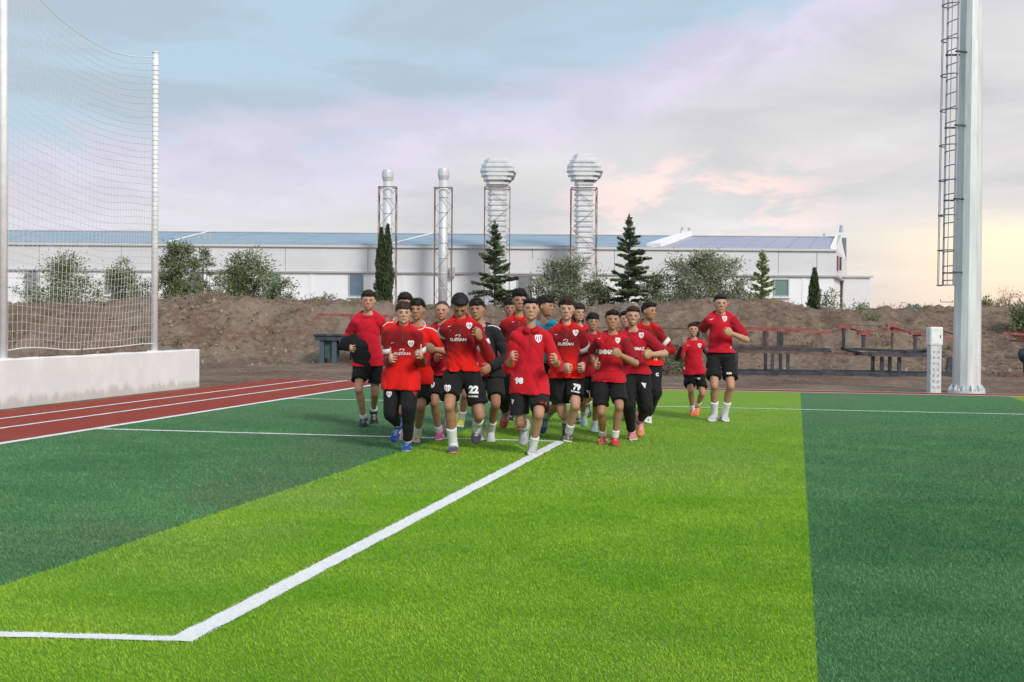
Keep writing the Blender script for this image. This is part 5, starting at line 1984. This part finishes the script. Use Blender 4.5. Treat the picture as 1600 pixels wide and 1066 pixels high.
    for s in (-1, 1):
        T.cone(sh[s] * .95 + N * .05, N + side * s * .030 * H + up * .008 * H - front * .012 * H, .039 * H, .028 * H, .022)
        # the cloth hangs over the hips and thighs
        T.cone(hip[s], hip[s] + (knees[s] - hip[s]) * .5, (.066 if bottom == 'shorts' else .070) * H * b, .069 * H * b, .03)
    T.cone(N - up * .03 * H, N + up * .006 * H, .045 * H, .040 * H, .012)
    T.cut(hemp, (0, 0, -1))
    T.cut(N + up * (.012 if collar_style in ('crew', 'piped') else .026) * H, unit(up + front * .75))
    S = Field(np.minimum(lo, P - .3), hi, .0078)
    for s in (-1, 1):
        if top == 'long':
            S.cone(sh[s], elbows[s], .037 * H, .0315 * H, .012)
            S.cone(elbows[s], elbows[s] + (wrists[s] - elbows[s]) * .93, .0325 * H, .0235 * H, .012)
        else:
            e = sh[s] + (elbows[s] - sh[s]) * min(sleeve, 1.0)
            S.cone(sh[s], e + (elbows[s] - sh[s]) * .12, .037 * H, .040 * H if top == 'tee' else .035 * H, .012)
            if sleeve > 1.0:
                S.cone(elbows[s], elbows[s] + (wrists[s] - elbows[s]) * (sleeve - 1), .037 * H, .034 * H, .012)
    if top != 'long' and sleeve <= 1.0:
        for s in (-1, 1):
            # trim each sleeve square to the arm
            ax_ = unit(elbows[s] - sh[s])
            e = sh[s] + (elbows[s] - sh[s]) * sleeve
            sl, g = S._box(e, e, .115 * H)
            vv = (g[0] - e[0]) * ax_[0] + (g[1] - e[1]) * ax_[1] + (g[2] - e[2]) * ax_[2]
            S.d[sl] = np.maximum(S.d[sl], np.where(vv > 0, vv, -1))
    h = np.clip(.5 + .5 * (T.d - S.d) / .022, 0, 1)
    T.d = T.d * (1 - h) + S.d * h - .022 * h * (1 - h)
    T.add_noise(folds(seed * 3 + 1, .0115, .8))
    T.add_noise(folds(seed * 3 + 7, .0055, 1.9))
    v, f = T.mesh(.02)
    rel = ((v - P) @ up) / H                                            # height above the pelvis
    lat = ((v - N) @ side) / H
    fr = ((v - N) @ front) / H
    arm = np.zeros(len(v))
    cuff = np.zeros(len(v))
    for s in (-1, 1):
        for a_, b_, acc in ((sh[s] + (elbows[s] - sh[s]) * .12, elbows[s], 0), (elbows[s], wrists[s], 1)):
            ax_ = b_ - a_
            L = np.linalg.norm(ax_)
            ax_ = ax_ / L
            t = np.clip((v - a_) @ ax_, 0, L)
            rad = np.linalg.norm(v - a_ - t[:, None] * ax_, axis=1)
            arm = np.maximum(arm, np.clip((.058 * H - rad) / (.012 * H), 0, 1))
    c = np.repeat(np.array(RED_T)[None], len(v), 0)
    if top_col is not None:
        c = top_col(v, rel, lat, fr, arm)
    neck = (rel > .305 + .002) & (np.abs(lat) < .05)
    shirt = np_mesh('jersey', v, f, P_CLOTH, root, True, c)
    bvT = BVHTree.FromPolygons([tuple(x) for x in v], [tuple(int(i) for i in q_) for ff in f for q_ in ff])
    if band:
        for s in band:
            a_ = sh[s] + (elbows[s] - sh[s]) * .60
            ax_ = unit(elbows[s] - sh[s])
            # band tapers around the sleeve just above the elbow
            ring = []
            s1 = unit(np.cross(ax_, front))
            s2 = np.cross(ax_, s1)
            for off, rr_ in ((-.016, .0385), (-.0158, .0432), (.0158, .0415), (.016, .0370)):
                ring.append([tuple(a_ + ax_ * off * H + (s1 * math.cos(q_) + s2 * math.sin(q_)) * rr_ * H + ax_ * .010 * H * math.cos(q_)) for q_ in np.linspace(0, 2 * np.pi, 20, endpoint=False)])
            MB().rings(ring).build('sleeve_band', P_PIPING, shirt, True)
    if collar_style == 'polo':
        # folded collar with an open V
        for s in (-1, 1):
            a0 = N + up * .026 * H
            pts_o, pts_i = [], []
            for i in range(9):
                a = -math.pi / 2 + s * (.10 + 2.6 * i / 8)
                dirn = side * math.cos(a) * 1.0 - front * math.sin(a)
                drop = (.020 + .016 * (1 - i / 8)) * H
                pts_i.append(tuple(a0 + dirn * .041 * H + up * (.006 * H - .016 * H * max(0, 1 - i / 3))))
                pts_o.append(tuple(a0 + dirn * .060 * H - up * drop))
            n_ = len(pts_i)
            mb = MB()
            mb.add(pts_i + pts_o, [(i, i + 1, n_ + i + 1, n_ + i) for i in range(n_ - 1)])
            o_ = mb.build('collar', P_CLOTH, shirt, True)
            at_ = o_.data.color_attributes.new('Col', 'FLOAT_COLOR', 'POINT')
            at_.data.foreach_set('color', np.tile([.40, .008, .014, 1], len(o_.data.vertices)))
            md = o_.modifiers.new('thickness', 'SOLIDIFY')
            md.thickness = .006
        vz, fz = fan([(-.011, 0), (.011, 0), (.011, -.095 * H), (-.011, -.095 * H)])
        decal('placket', vz, fz, N[0], N[2] - .012 * H, mat('placket_red', (.38, .007, .014), .8), bvT, shirt, lift=.004)
        for k_ in range(3):
            vz, fz = fan(arc(0, 0, .0045, 0, 6.0, .0044, 8))
            decal('button', vz, fz, N[0], N[2] - (.024 + .028 * k_) * H, mat('button_red', (.20, .006, .01), .5), bvT, shirt, lift=.007)
    elif collar_style in ('crew', 'zip', 'piped'):
        ring = []
        cc = N + up * (.014 if collar_style != 'zip' else .028) * H - front * .004 * H
        pts = [tuple(cc + (side * math.cos(a) * .041 - front * -math.sin(a) * .040) * H + up * (-.028 * H * math.sin(a))) for a in np.linspace(0, 2 * np.pi, 22)]
        o_ = MB().path(pts, .0065 * H / 1.7 if collar_style != 'zip' else .010, 6).build('collar', P_CLOTH if collar_style != 'piped' else P_PIPING, shirt, True)
        at_ = o_.data.color_attributes.new('Col', 'FLOAT_COLOR', 'POINT')
        at_.data.foreach_set('color', np.tile([.26, .008, .014, 1] if collar_style == 'crew' else [.34, .008, .012, 1], len(o_.data.vertices)))
    if collar_style == 'piped':
        for s in (-1, 1):
            pts = []
            for i in range(8):
                t = i / 7
                q_ = N + side * s * (.04 + .085 * t) * H
                hh = bvT.ray_cast(Vector((q_[0], q_[1] - .02, q_[2] + .3)), Vector((0, 0, -1)))
                if hh[0]:
                    pts.append((hh[0].x, hh[0].y, hh[0].z + .003))
            if len(pts) > 2:
                MB().path(pts, .007, 5).build('piping', P_PIPING, shirt, True)
    if collar_style == 'zip':
        vz, fz = fan([(-.004, 0), (.004, 0), (.004, -.085 * H), (-.004, -.085 * H)])
        decal('zip', vz, fz, N[0], N[2] - .008 * H, P_PRINT_D, bvT, shirt)

    # ---------------- lower garment
    Bf = Field(np.minimum(lo, P - .3), np.array([hi[0], hi[1], P[2] + .16]), .0078)
    Bf.cone(P + side * -.026 * H, P + side * .026 * H, .073 * H * b, .073 * H * b, .03, front, .85)
    Bf.cone(P + up * .05 * H, P, .082 * H * b, .088 * H * b, .02, front, .76)
    if bottom == 'shorts':
        for s in (-1, 1):
            Lf = Field(np.minimum(lo, P - .3), np.array([hi[0], hi[1], P[2] + .16]), .0078)
            ax_ = unit(knees[s] - hip[s])
            e = hip[s] + (knees[s] - hip[s]) * bot_len
            Lf.cone(hip[s], e + ax_ * .06 * H + np.array([s * .006 * H, 0, 0]), .053 * H * b, .057 * H * b, .016)
            Lf.cut(e, ax_)
            h = np.clip(.5 + .5 * (Bf.d - Lf.d) / .016, 0, 1)
            Bf.d = Bf.d * (1 - h) + Lf.d * h - .016 * h * (1 - h)
    else:
        for s in (-1, 1):
            Bf.cone(hip[s], knees[s], .060 * H * b, .0445 * H * b, .016)
            Bf.cone(knees[s], ankles[s] + (knees[s] - ankles[s]) * .17, .0445 * H * b, .030 * H, .014)
    Bf.add_noise(folds(seed * 5 + 2, .014 if bottom == 'shorts' else .012, 1.1))
    v, f = Bf.mesh(.02)
    c = np.repeat(np.array(bot_col)[None], len(v), 0)
    low = np_mesh('shorts' if bottom == 'shorts' else 'trousers', v, f, P_DARK, root, True, c)
    bvB = BVHTree.FromPolygons([tuple(x) for x in v], [tuple(int(i) for i in q_) for ff in f for q_ in ff])

    # ---------------- socks and shoes
    for s in (-1, 1):
        a_, k_ = ankles[s], knees[s]
        shin = unit(a_ - k_)
        Sf = Field(np.minimum(a_, k_) - .12, np.maximum(a_, k_) + .12, .0072)
        topk = a_ + (k_ - a_) * sock_h
        Sf.cone(topk + (k_ - a_) * .05, a_ + (k_ - a_) * .12, (.0245 + .03 * max(0, sock_h - .2)) * H, .0255 * H, .008)
        Sf.cone(a_ + (k_ - a_) * .12, a_ + shin * .01 * H, .0255 * H, .026 * H, .008)
        Sf.cut(topk, -shin)
        Sf.add_noise(folds(seed + 60 + s, .003, 1.5))
        v, f = Sf.mesh(.03)
        np_mesh('sock', v, f, P_SOCK, root, True, np.repeat(np.array(sock)[None], len(v), 0))
        t = toes[s]
        upv = unit(-shin - t * (-shin @ t))
        sd_ = np.cross(t, upv)
        M = np.array([t, sd_, upv])
        base = a_ - upv * AH
        Xf = Field(a_ - .24, a_ + .24, .0062)
        hgt = AH
        Xf.ball(base - t * .030 * H + upv * hgt * .48, (.036 * H, .026 * H, hgt * .62), M, .012)
        Xf.cone(base - t * .02 * H + upv * hgt * .40, base + t * .062 * H + upv * hgt * .36, .026 * H, .0265 * H, .016, upv, .95)
        Xf.ball(base + t * .078 * H + upv * hgt * .27, (.036 * H, .0295 * H, hgt * .34), M, .016)
        Xf.cone(a_ - shin * .008 * H, base + upv * hgt * .5, .027 * H, .029 * H, .012)
        Xf.cone(base - t * .034 * H + upv * .010, base + t * .085 * H + upv * .010, .029 * H, .028 * H, .008, upv, .42)
        Xf.cut(base, -upv)
        Xf.cut(a_ - shin * .014 * H, -shin)
        v, f = Xf.mesh(.03)
        hh = (v - base) @ upv
        ll = ((v - base) @ t) / H
        c = np.repeat(np.array(shoe)[None], len(v), 0)
        if shoe2 is not None:
            m_ = np.clip((ll - .035) / .03, 0, 1)[:, None]
            c = c * (1 - m_) + np.array(shoe2) * m_
        c[hh < .017] = sole
        wd_ = np.abs((v - base) @ sd_)
        lace = (wd_ < .016) & (hh > .03) & (ll > .005) & (ll < .075) & ((np.floor(ll * 120) % 2) < 1)
        c[lace] = np.clip(np.array(shoe) * .4 + np.array([.35, .35, .35]), 0, .8)
        sw = (wd_ > .020 * H) & (np.abs(hh - (.022 + (ll + .03) * .28)) < .008) & (ll > -.03) & (ll < .05)
        c[sw] = (.75, .75, .76) if sum(shoe) < 1.2 else (.08, .08, .09)
        np_mesh('shoe', v, f, P_SHOE, root, True, c)

    # ---------------- prints
    for pr_ in prints:
        kind, px, py = pr_[0], pr_[1], pr_[2]
        q_ = at(px, py, -.12)
        if kind == 'crest':
            crest(q_[0], q_[2], pr_[3], bvT, shirt)
        elif kind == 'crest_low':
            crest(q_[0], q_[2], pr_[3], bvB, low)
        elif kind == 'sponsor':
            sponsor(q_[0], q_[2], pr_[3], bvT, shirt, pr_[4])
        elif kind == 'text':
            vv, ff = text_polys(pr_[4], pr_[3], pr_[5] if len(pr_) > 5 else .004)
            decal('lettering', vv, ff, q_[0], q_[2], pr_[6] if len(pr_) > 6 else P_PRINT_W, bvT, shirt)
        elif kind == 'text_low':
            vv, ff = text_polys(pr_[4], pr_[3], pr_[5] if len(pr_) > 5 else .004)
            decal('lettering', vv, ff, q_[0], q_[2], pr_[6] if len(pr_) > 6 else P_PRINT_W, bvB, low, tilt=pr_[7] if len(pr_) > 7 else 0)
        elif kind == 'tick':
            vv, ff = fan([(-.5 * pr_[3], 0), (-.2 * pr_[3], -.16 * pr_[3]), (.5 * pr_[3], .22 * pr_[3]), (-.15 * pr_[3], .02 * pr_[3])])
            decal('logo', vv, ff, q_[0], q_[2], P_PRINT_W, bvT, shirt)
        elif kind == 'patch_low':
            vv, ff = fan([(-.5 * pr_[3], .5 * pr_[3]), (.5 * pr_[3], .4 * pr_[3]), (.2 * pr_[3], -.6 * pr_[3])])
            decal('patch', vv, ff, q_[0], q_[2], pr_[4], bvB, low)
    tag(root, label, 'person', 'young footballers jogging on the pitch')
    return {'root': root, 'wrists': wrists, 'O': O, 'at': at, 'H': H}


def smoothstep(x, a, b):
    t = np.clip((x - a) / (b - a), 0, 1)
    return t * t * (3 - 2 * t)


def training(v, rel, lat, fr, arm):
    """dark yoke and sleeves fading to bright red towards the hem"""
    c0, c1, c2 = np.array(RED_B), np.array(MAROON), np.array((.50, .012, .010))
    t = smoothstep(rel, .05, .17)
    z = (1 - t)[:, None] * c0 + t[:, None] * (c1 * .60 + c0 * .40) 
    d = smoothstep(rel, .14, .20) * (1 - smoothstep(np.abs(lat), .085, .12) * .2) * (1 - smoothstep(rel, .255, .30))
    pat = .5 + .5 * np.sin(lat * 210 + 2 * np.sin(rel * 60)) * np.sin(rel * 190)
    d = d * (.62 + .33 * pat)
    z = z * (1 - d[:, None]) + c1 * d[:, None]
    top_ = smoothstep(rel, .27, .31)[:, None]
    z = z * (1 - top_ * .7) + c0 * top_ * .7
    a = (arm * (1 - smoothstep(rel, .285, .33)))[:, None] * .78
    return z * (1 - a) + (c1 * .8 + c0 * .2) * a


def plain(col, sleeve_col=None):
    def fn(v, rel, lat, fr, arm):
        c = np.repeat(np.array(col)[None], len(v), 0)
        if sleeve_col is not None:
            a = (arm > .25)[:, None] * .85
            c = c * (1 - a) + np.array(sleeve_col) * a
        return c
    return fn


def tee_shade(v, rel, lat, fr, arm):
    """club tee: dark red sleeves with faint tonal print"""
    c = np.repeat(np.array(RED_P)[None], len(v), 0)
    n = .5 + .5 * np.sin(lat * 160 + rel * 40) * np.sin(rel * 130 - lat * 30)
    c = c * (1 - .22 * n[:, None])
    a = ((arm > .25) * (.55 + .3 * n))[:, None]
    return c * (1 - a) + np.array(MAROON) * a


def jacket(v, rel, lat, fr, arm):
    c = np.repeat(np.array(BLACK2)[None], len(v), 0)
    m_ = (fr > -.005) & (lat < .018) & (lat > -.075) & (arm < .3)
    c[m_] = (.46, .008, .020)
    return c


def people():
    P_ = {}
    P_['a'] = person('runner in plain red tee carrying a black jacket in one hand', 1.80, 17.0, (575, 487), 576, (575.5, 470.5), yaw_h=6, wr=(547, 541, -.12), wl=(601, 556, .16),
                     ar=(569, 'g', -.02), al=(584, 641, .36), toe_l=(.1, -.55, -.8), top_col=plain(RED_T), shoe=(.02, .02, .022), sole=(.03, .03, .03), skin='light', hair='quiff', hair_col=(.030, .018, .012),
                     sock_h=.16, seed=11, pole_r=(-.4, .9, -.3), build=.95, hem=.06, bot_len=.70)
    P_['b'] = person('boy in long-sleeved red training top giving two thumbs up', 1.63, 14.0, (630.5, 507), 627, (630.5, 489.5), yaw_h=8, wr=(610, 561, -.24), wl=(658, 557, -.24),
                     ar=(622, 664, .28), al=(637, 'g', -.10), toe_r=(-.28, -.55, -.8), toe_l=(.05, -1, 0), hand_r='thumb', hand_l='thumb', top='long', top_col=training, bottom='trousers', band=(-1, 1),
                     shoe=(.025, .075, .30), sole=(.5, .55, .65), skin='fair', hair='fringe', hair_col=(.055, .032, .024), sock_h=.20, seed=12, collar_style='zip', hem=.095,
                     pole_r=(-.12, .7, -.8), pole_l=(.12, .7, -.8),
                     prints=(('crest', 642, 537, .060), ('tick', 613, 536, .040), ('sponsor', 628.5, 551, .145, 'ELEGAN'), ('crest_low', 608, 616, .055), ('patch_low', 648, 612, .075, P_PRINT_R)))
    P_['c'] = person('dark-haired runner in red jersey with white shoulder piping and beige shoes', 1.73, 14.9, (654, 505), 648, (651.5, 484), yaw_h=-6, wr=(618, 556, .05), wl=(679, 546, -.28),
                     ar=(629, 666, .25), al=(653, 'g', 0), toe_r=(0, -.6, -.7), top_col=plain(RED_B), shoe=(.60, .42, .28), sole=(.62, .5, .4), skin='tan', hair='fringe', seed=13, collar_style='piped', sock_h=.26, hem=.07,
                     pole_l=(1, .2, -.6), bot_len=.82)
    P_['d'] = person('runner hidden behind the thumbs-up boy, only dark hair and one red shoulder showing', 1.74, 16.0, (624, 499), 630, (633, 475), wr=(615, 560, .05), wl=(640, 560, .05),
                     ar=(634, 'g', .1), al=(643, 'g', -.1), top_col=plain(RED_B), shoe=(.1, .1, .1), skin='tan', hair='curly', seed=14, collar_style='piped')
    P_['e'] = person('runner with pulled-back brown hair, maroon tee and pink shoes', 1.65, 15.2, (691.5, 504), 691, (690.5, 485.5), yaw_h=-4, wr=(679, 557, -.05), wl=(706, 550, -.05),
                     ar=(687, 'g', 0), al=(702, 652, .30), toe_l=(0, -.5, -.8), top_col=plain((.33, .008, .018)), shoe=(.70, .10, .30), sole=(.60, .62, .68), skin='light', hair='buzz', hair_col=(.045, .026, .018), seed=15, sock_h=.22,
                     prints=(('crest_low', 676, 601, .055),), bot_len=.76, hem=.04)
    P_['f'] = person('runner with bowed head and a white 22 on his black shorts', 1.80, 13.9, (720, 496), 722, (718.5, 478), pitch_h=40, yaw_h=3, wr=(706, 556, .17), wl=(751, 529, -.24),
                     ar=(709, 'g', -.10), al=(746, 662, .33), toe_l=(-.06, -.40, -.9), top='long', top_col=training, band=(-1, 1), shoe=(.70, .70, .70), shoe2=(.08, .07, .10), sole=(.75, .30, .22), skin='tan', hair='short', seed=16,
                     sock_h=.42, collar_style='zip', lean=7, pole_l=(.28, .75, -.65), pole_r=(-.10, .9, -.1),
                     prints=(('crest', 733, 509, .060), ('tick', 702, 510, .040), ('sponsor', 716, 529, .150, 'ELEGAN'), ('text', 747, 570, .042, '8', .004), ('text_low', 740, 614, .098, '22', .006),
                             ('text_low', 739, 620.5, .024, 'RUNNERS', .001), ('crest_low', 700, 606, .066)), bot_len=.72, hem=-.01)
    P_['g'] = person('runner in open black jacket over a red tee with hand at his waist', 1.72, 15.0, (752, 507), 761, (745, 484), yaw_h=-12, roll_h=-6, wr=(735, 560, .05), wl=(767, 573, -.26),
                     ar=(750, 'g', .12), al=(767.5, 670, .02), toe_l=(.05, -.55, -.8), top='long', top_col=jacket, shoe=(.72, .72, .72), sole=(.75, .75, .75), skin='tan', hair='fringe', seed=17, hand_l='open', sock_h=.30,
                     bot_col=(.018, .018, .018), pole_l=(1, .4, -.2), collar_style='piped', bot_len=.74, hem=.02)
    P_['h'] = person('tall runner with thick black curls and mauve shoes behind the polo shirt runner', 1.84, 16.5, (811, 494), 806, (812, 470), yaw_h=4, wr=(786, 548, -.02), wl=(826, 560, -.08),
                     ar=(790, 642, .22), al=(813, 'g', .1), toe_r=(-.18, -.55, -.8), top='long', top_col=training, bottom='trousers', band=(-1, 1), shoe=(.34, .12, .17), shoe2=(.60, .10, .08), sole=(.6, .15, .1), skin='tan', hair='curly',
                     hair_col=(.007, .006, .006), seed=18, collar_style='zip', prints=(('tick', 802, 503, .040),), sock_h=.2, hem=.03)
    P_['i'] = person('runner of whom only dark hair shows between black jacket and tall curly runner', 1.68, 18.0, (797, 504), 797, (797, 482), wr=(790, 560, .05), wl=(805, 560, .05), ar=(795, 'g', .1), al=(799, 'g', -.1),
                     top_col=plain(RED_T), bottom='trousers', shoe=(.02, .02, .03), skin='olive', hair='curly', seed=19)
    P_['j'] = person('runner leading in red polo shirt with white 98 at the hem', 1.70, 13.7, (829.5, 510), 828, (829.5, 484), pitch_h=-7, wr=(799, 560, -.22), wl=(868, 563, -.27),
                     ar=(820, 667, .37), al=(834, 'g', -.04), toe_r=(-.15, -.5, -.85), top='polo', sleeve=1.12, top_col=plain((.56, .010, .022)), shoe=(.40, .40, .42), sole=(.60, .60, .62), skin='light', hair='short', hair_col=(.010, .008, .008),
                     sock_h=.30, seed=20, collar_style='polo', pole_r=(-.08, .9, -.3), pole_l=(.12, .9, -.3), hem=.085, build=1.0, bot_col=(.017, .016, .017),
                     prints=(('crest', 841.5, 529, .072), ('text', 811, 599, .078, '98', .005), ('text_low', 848.5, 635, .080, '74', .002, P_PRINT_R), ('patch_low', 799.5, 628, .05, P_PRINT_W)), bot_len=.82)
    P_['k'] = person('runner in turquoise top turning his head aside, blue shoe lifted', 1.73, 15.5, (849, 500), 857, (852, 479), yaw_h=62, wr=(838, 560, -.02), wl=(874, 556, -.02),
                     ar=(838, 'g', .05), al=(853, 651, .33), toe_l=(-.12, -.5, -.8), top_col=plain((.010, .33, .46)), shoe=(.03, .12, .30), sole=(.05, .15, .35), skin='tan', hair='fringe', hair_col=(.016, .011, .010), seed=21, sock_h=.35,
                     sock=(.5, .55, .58), knee_l=(.35, -1, .1), hem=-.03)
    P_['l'] = person('wavy-haired runner in long-sleeved training top with white 79 on shorts', 1.76, 15.1, (885, 505), 885, (885.5, 483.5), yaw_h=-4, wr=(880, 573, -.20), wl=(912, 571, -.16),
                     ar=(884, 658, .36), al=(889.5, 'g', -.02), toe_r=(0, -.5, -.8), top='long', top_col=training, band=(1,), shoe=(.10, .10, .09), sole=(.60, .62, .32), skin='fair', hair='curly', hair_col=(.035, .020, .014), seed=22,
                     collar_style='zip', sock_h=.34, pole_r=(-.45, .9, -.2), pole_l=(.25, 1, -.1),
                     prints=(('crest', 899.5, 520, .062), ('tick', 869, 523, .036), ('sponsor', 884, 536, .155, 'ELEGAN'), ('text_low', 900, 608, .082, '79', .005, P_PRINT_W, -.15), ('text_low', 898, 612, .022, 'RUNNERS', .001, P_PRINT_W, -.2)), bot_len=.76, hem=.03)
    P_['m'] = person('long-haired brown-headed runner hidden behind the wavy-haired runner', 1.62, 17.5, (905, 508), 909, (904, 489), yaw_h=20, wr=(900, 560, .05), wl=(917, 560, .05), ar=(906, 'g', .1), al=(917, 630, .25),
                     toe_l=(.1, -.6, -.75), top_col=plain(RED_T), bot_col=BLACK, shoe=(.02, .02, .022), sole=(.03, .03, .03), skin='light', hair='long', hair_col=(.030, .017, .012), seed=23)
    P_['n'] = person('small dark-haired boy with pale turquoise shoes behind the white-lettered tee', 1.51, 16.4, (925, 517), 921, (926, 503.5), yaw_h=10, wr=(919, 561, -.20), wl=(936, 560, .0),
                     ar=(912, 645, .25), al=(929.5, 'g', 0), toe_r=(0, -.5, -.8), top_col=plain((.42, .008, .02), (.03, .012, .02)), top='long', shoe=(.42, .66, .66), sole=(.5, .7, .7), skin='tan', hair='fringe', seed=24, sock_h=.22,
                     prints=(('patch_low', 919, 613, .05, P_PRINT_W),), hem=.05)
    P_['o'] = person('boy in red tee with white lettering, red shoes and bent left arm', 1.58, 14.8, (957, 518), 952, (957, 500.5), pitch_h=-4, wr=(929, 566, -.02), wl=(970, 555, -.26),
                     ar=(943, 'g', .10), al=(961.5, 'g', -.10), toe_r=(-.15, -1, 0), toe_l=(.05, -1, 0), top_col=tee_shade, shoe=(.52, .035, .03), sole=(.62, .12, .08), skin='tan', hair='short', hair_col=(.010, .008, .008), seed=25, sock_h=.26,
                     pole_r=(-.15, 1, -.1), pole_l=(.75, .5, -.45), hem=.035, prints=(('crest', 965.5, 532, .055), ('tick', 937, 529, .035), ('text', 948, 553, .060, 'SIMMAZ', .004)), sleeve=.88, bot_len=.82)
    P_['p'] = person('smiling boy in red tee and black trousers with pink and orange shoes', 1.64, 15.4, (990, 513), 992, (988.5, 494.5), smile=True, roll_h=3, wr=(977, 560, -.05), wl=(1018, 554, -.26),
                     ar=(988, 'g', -.02), al=(1000, 656, .16), toe_l=(.08, -.45, -.85), top_col=plain((.43, .008, .022), (.30, .008, .018)), bottom='trousers', shoe=(.72, .13, .28), shoe2=(.72, .26, .12), sole=(.62, .62, .68), skin='light', hair='short',
                     hair_col=(.045, .028, .020), seed=26, sock_h=.2, pole_l=(1, .45, -.35), prints=(('crest', 1002.5, 524, .058), ('text', 996, 547, .045, 'SIMMAZ', .002), ('patch_low', 1005.5, 602, .06, P_PIPING)), hem=.0)
    P_['q'] = person('runner in training top looking aside with flat black hair and white shoes', 1.75, 17.9, (1010, 505), 1012, (1014.5, 486.5), yaw_h=42, wr=(1000, 556, .05), wl=(1025, 549, -.22),
                     ar=(1004, 648, .22), al=(1014, 'g', 0), toe_r=(0, -.6, -.7), top='long', top_col=training, bottom='trousers', band=(1,), shoe=(.70, .70, .72), sole=(.74, .74, .74), skin='tan', hair='short', hair_col=(.008, .007, .007), seed=27,
                     collar_style='zip', pole_l=(1, .45, -.3), prints=(('text', 1024, 563, .05, '14', .003), ('text_low', 1026, 587, .05, 'C', .004)), hem=.0)
    P_['r'] = person('runner almost wholly hidden between the lettered tee and the smiling boy', 1.62, 18.5, (977, 517), 978, (977, 499), wr=(970, 560, .05), wl=(984, 560, .05), ar=(974, 'g', .1), al=(984, 'g', -.1),
                     top_col=plain(RED_T), shoe=(.65, .65, .65), skin='light', hair='short', seed=28)
    P_['s'] = person('smallest boy in red tee over black sleeves with orange shoes', 1.44, 19.3, (1084, 528), 1084, (1083, 515.5), pitch_h=-4, wr=(1065, 541, -.22), wl=(1106, 556, .12),
                     ar=(1083, 'g', -.05), al=(1090, 634, .14), toe_r=(-.1, -1, 0), toe_l=(-.1, -.7, -.6), top_col=plain(RED_T), undersleeve=np.array(BLACK2), shoe=(.78, .13, .035), sole=(.8, .2, .05), skin='light', hair='short', hair_col=(.038, .024, .017),
                     seed=29, sock_h=.28, pole_r=(-.3, .5, -1), hem=.045, prints=(('crest', 1093.5, 540, .055), ('tick', 1076, 540, .045), ('text', 1070, 577, .04, '5', .003), ('text_low', 1090.5, 592.5, .028, 'RUN', .003)), bot_len=.74)
    P_['t'] = person('tall runner in red tee with black headband cap and long white socks', 1.86, 18.3, (1126, 487), 1126, (1125.5, 475), yaw_h=3, wr=(1111, 540, .17), wl=(1144, 521.5, -.25),
                     ar=(1117, 'g', -.02), al=(1133, 'g', .0), toe_r=(-.35, -1, 0), toe_l=(0, -1, 0), top_col=plain(RED_T, (.33, .008, .018)), shoe=(.50, .50, .52), sole=(.70, .70, .70), skin='light', hair='short', hair_col=(.008, .008, .009), cap=True,
                     seed=30, sock_h=.44, pole_l=(.85, .5, -.4), pole_r=(-.25, 1, -.1), prints=(('crest', 1132.5, 498, .070), ('tick', 1112.5, 499, .07), ('text', 1142.5, 545, .035, '7', .003), ('text_low', 1137, 584, .030, 'RUN', .003)), build=.97, bot_len=.73, hem=-.02)
    P_['u'] = person('runner hidden behind the bowed head, white sock and yellow shoe visible', 1.66, 17.0, (721, 505), 720, (720, 486), wr=(712, 560, .05), wl=(728, 560, .05), ar=(712, 640, .3), al=(721.5, 'g', 0),
                     toe_r=(0, -.5, -.8), top_col=plain(RED_T), shoe=(.72, .70, .10), sole=(.7, .75, .65), skin='tan', hair='short', seed=31, sock_h=.36)
    # black jacket carried by the runner in the plain tee
    a = P_['a']
    wv = a['wrists'][-1]
    Ff = Field(wv - .42, wv + .42, .008)
    at = a['at']
    path = [at(533, 541, -.12), at(541, 537, -.16), at(552, 536, -.17), at(561, 544, -.16), at(565, 558, -.14), at(566, 573, -.13), at(566, 588, -.12)]
    rad = [.045, .080, .092, .100, .104, .098, .070]
    for i in range(len(path) - 1):
        Ff.cone(path[i], path[i + 1], rad[i], rad[i + 1], .03, (0, 1, 0), .45)
    Ff.add_noise(folds(95, .022, .8))
    Ff.add_noise(folds(94, .008, 1.7))
    v, f = Ff.mesh(.02)
    o = np_mesh('jacket', v + a['O'], f, P_DARK, None, True, np.repeat(np.array(BLACK)[None], len(v), 0))
    tag(o, 'crumpled black jacket hanging from the hand of the plain tee runner', 'jacket')


people()
